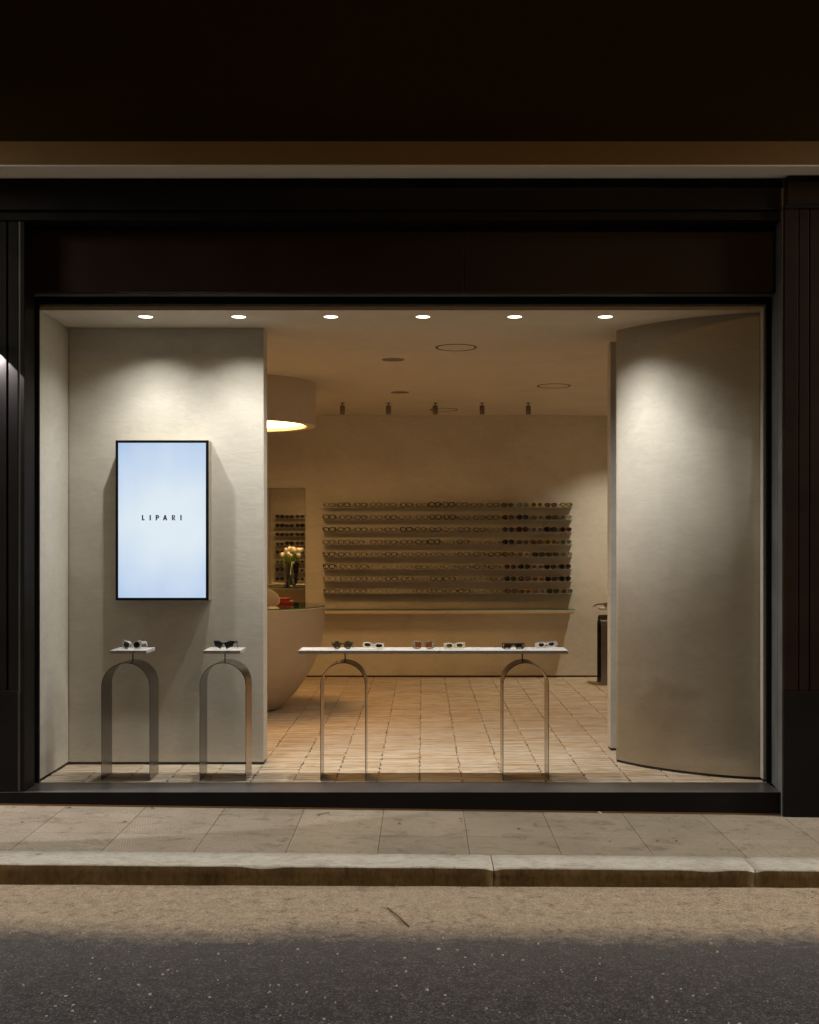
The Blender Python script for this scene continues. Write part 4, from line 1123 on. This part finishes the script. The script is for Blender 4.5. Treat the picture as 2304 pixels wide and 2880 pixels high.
twig(on_pav(1665, 2283.5), on_pav(1692, 2288), 0.0042, 'white cigarette end against the foot of the sill', 'paper', 'cigarette_butt', 'cigarette butt')
twig(on_pav(1905, 2287.5), on_pav(1937, 2290), 0.0035, 'orange brown strip against the foot of the sill near the right pilaster', 'ochre', 'wood_sliver', 'litter')
twig(on_road(1091, 2556), on_road(1150, 2608), 0.0035, 'long dark twig lying in the dusty gutter')
twig(on_pav(190, 2274), on_pav(200, 2271.5), 0.0022, 'tiny dark twig by the sill at the left', 'twig')
twig(on_pav(422, 2274.5), on_pav(434, 2275), 0.0025, 'small dark scrap by the sill under the left stand', 'twig', 'scrap', 'litter')
for k, (x, y) in enumerate(((350, 2312), (1295, 2303), (1460, 2332), (1716, 2367), (1848, 2366), (1902, 2366), (62, 2313), (1125, 2318))):
    c = on_pav(x, y); me = mesh_from([(-.011, 0, 0), (-.003, -.006, .001), (.010, -.003, .002), (.013, .002, 0), (.002, .005, .003)], [(0, 1, 2, 3, 4)])
    sol = join_me(me, mesh_from([(v.co.x, v.co.y, v.co.z-0.0015) for v in me.vertices], [(4, 3, 2, 1, 0)]))
    o = obj('dry_leaf', sol, M['leaf'], None, c, (0, 0, k*1.3))
    tag(o, ['dark leaf scrap on the paving slab under the leftmost stand', 'dark leaf scrap on the pavement right of the seam in the sill', 'dark leaf scrap on the middle row of slabs, right of centre', 'pale brown leaf scrap near the kerb right of centre',
            'small leaf scrap near the kerb, left one of two close together', 'small leaf scrap near the kerb, right one of two close together', 'leaf scrap at the far left of the pavement', 'leaf scrap on the slabs below the long display slab'][k], 'leaf', 'leaf scraps on the pavement')

# ================================================================== LAMPS OUT OF FRAME
wl = empty('wall_lamp', (-2.740, -0.322, 2.80), 'small cylinder wall lamp just left of the picture, shining down the left pilaster', 'wall lamp')
obj('lamp_body', lathe_me([(0.001, 0.045), (0.012, 0.045), (0.013, 0.042), (0.013, -0.0), (0.012, -0.002), (0.011, 0.012), (0.001, 0.012)], 24), M['iron'], wl)
obj('bracket', box_me(-0.004, 0.004, 0.0, 0.035, 0.02, 0.030), M['iron'], wl)
spot('wall_lamp_light', (0, 0, -0.005), WALL_W, WALL_COL, 114, 0.03, wl, (0, 0.6428, -0.766), radius=0.004)
st = empty('street_lamp', (2.7, -9.5, -0.2), 'sodium street lamp on a tall pole across the road, behind the camera', 'street lamp')
obj('pole', lathe_me([(0.09, 0.0), (0.06, 1.0), (0.045, 6.5)], 16), M['iron'], st)
obj('lamp_head', box_me(-0.25, 0.25, -0.15, 0.15, 6.5, 6.62, 0.02), M['iron'], st)
l = bpy.data.lights.new('street_lamp_light', 'AREA'); l.shape = 'DISK'; l.size = 0.35; l.energy = STREET_W; l.color = STREET_COL
lo = bpy.data.objects.new('street_lamp_light', l); COL.objects.link(lo); lo.parent = st; lo.location = (0, 0, 6.48)
lo.rotation_euler = (Vector((-1.0, 9.5, -3.0))).to_track_quat('-Z', 'Y').to_euler()

for sx, wk, lb in ((-10.5, 0.80, 'farthest bracket street lamp on the left of the picture'), (-5.6, 0.10, 'nearer bracket lamp on the left, added out of view to soften shadows'),
                   (5.6, 0.10, 'nearer bracket lamp on the right, added out of view to soften shadows'), (10.5, 0.80, 'farthest bracket street lamp on the right of the picture')):  # near pair added, unseen, to blur the shadows of the far lamps
    fl = empty('bracket_lamp', (sx, -2.0, 4.6), lb, 'street lamp', 'street lamps on facade brackets')
    obj('arm', tube_me([(0, 1.50, 0.2), (0, 0.6, 0.40), (0, 0, 0.2)], 0.025, 8), M['iron'], fl)
    obj('shade', lathe_me([(0.03, 0.22), (0.10, 0.18), (0.22, 0.02), (0.21, 0.02), (0.09, 0.16), (0.001, 0.17)], 24), M['iron'], fl)
    spot('bracket_lamp_light', (0, 0, 0.0), FACADE_W*wk, FACADE_COL, 170, 0.3, fl, radius=0.45)
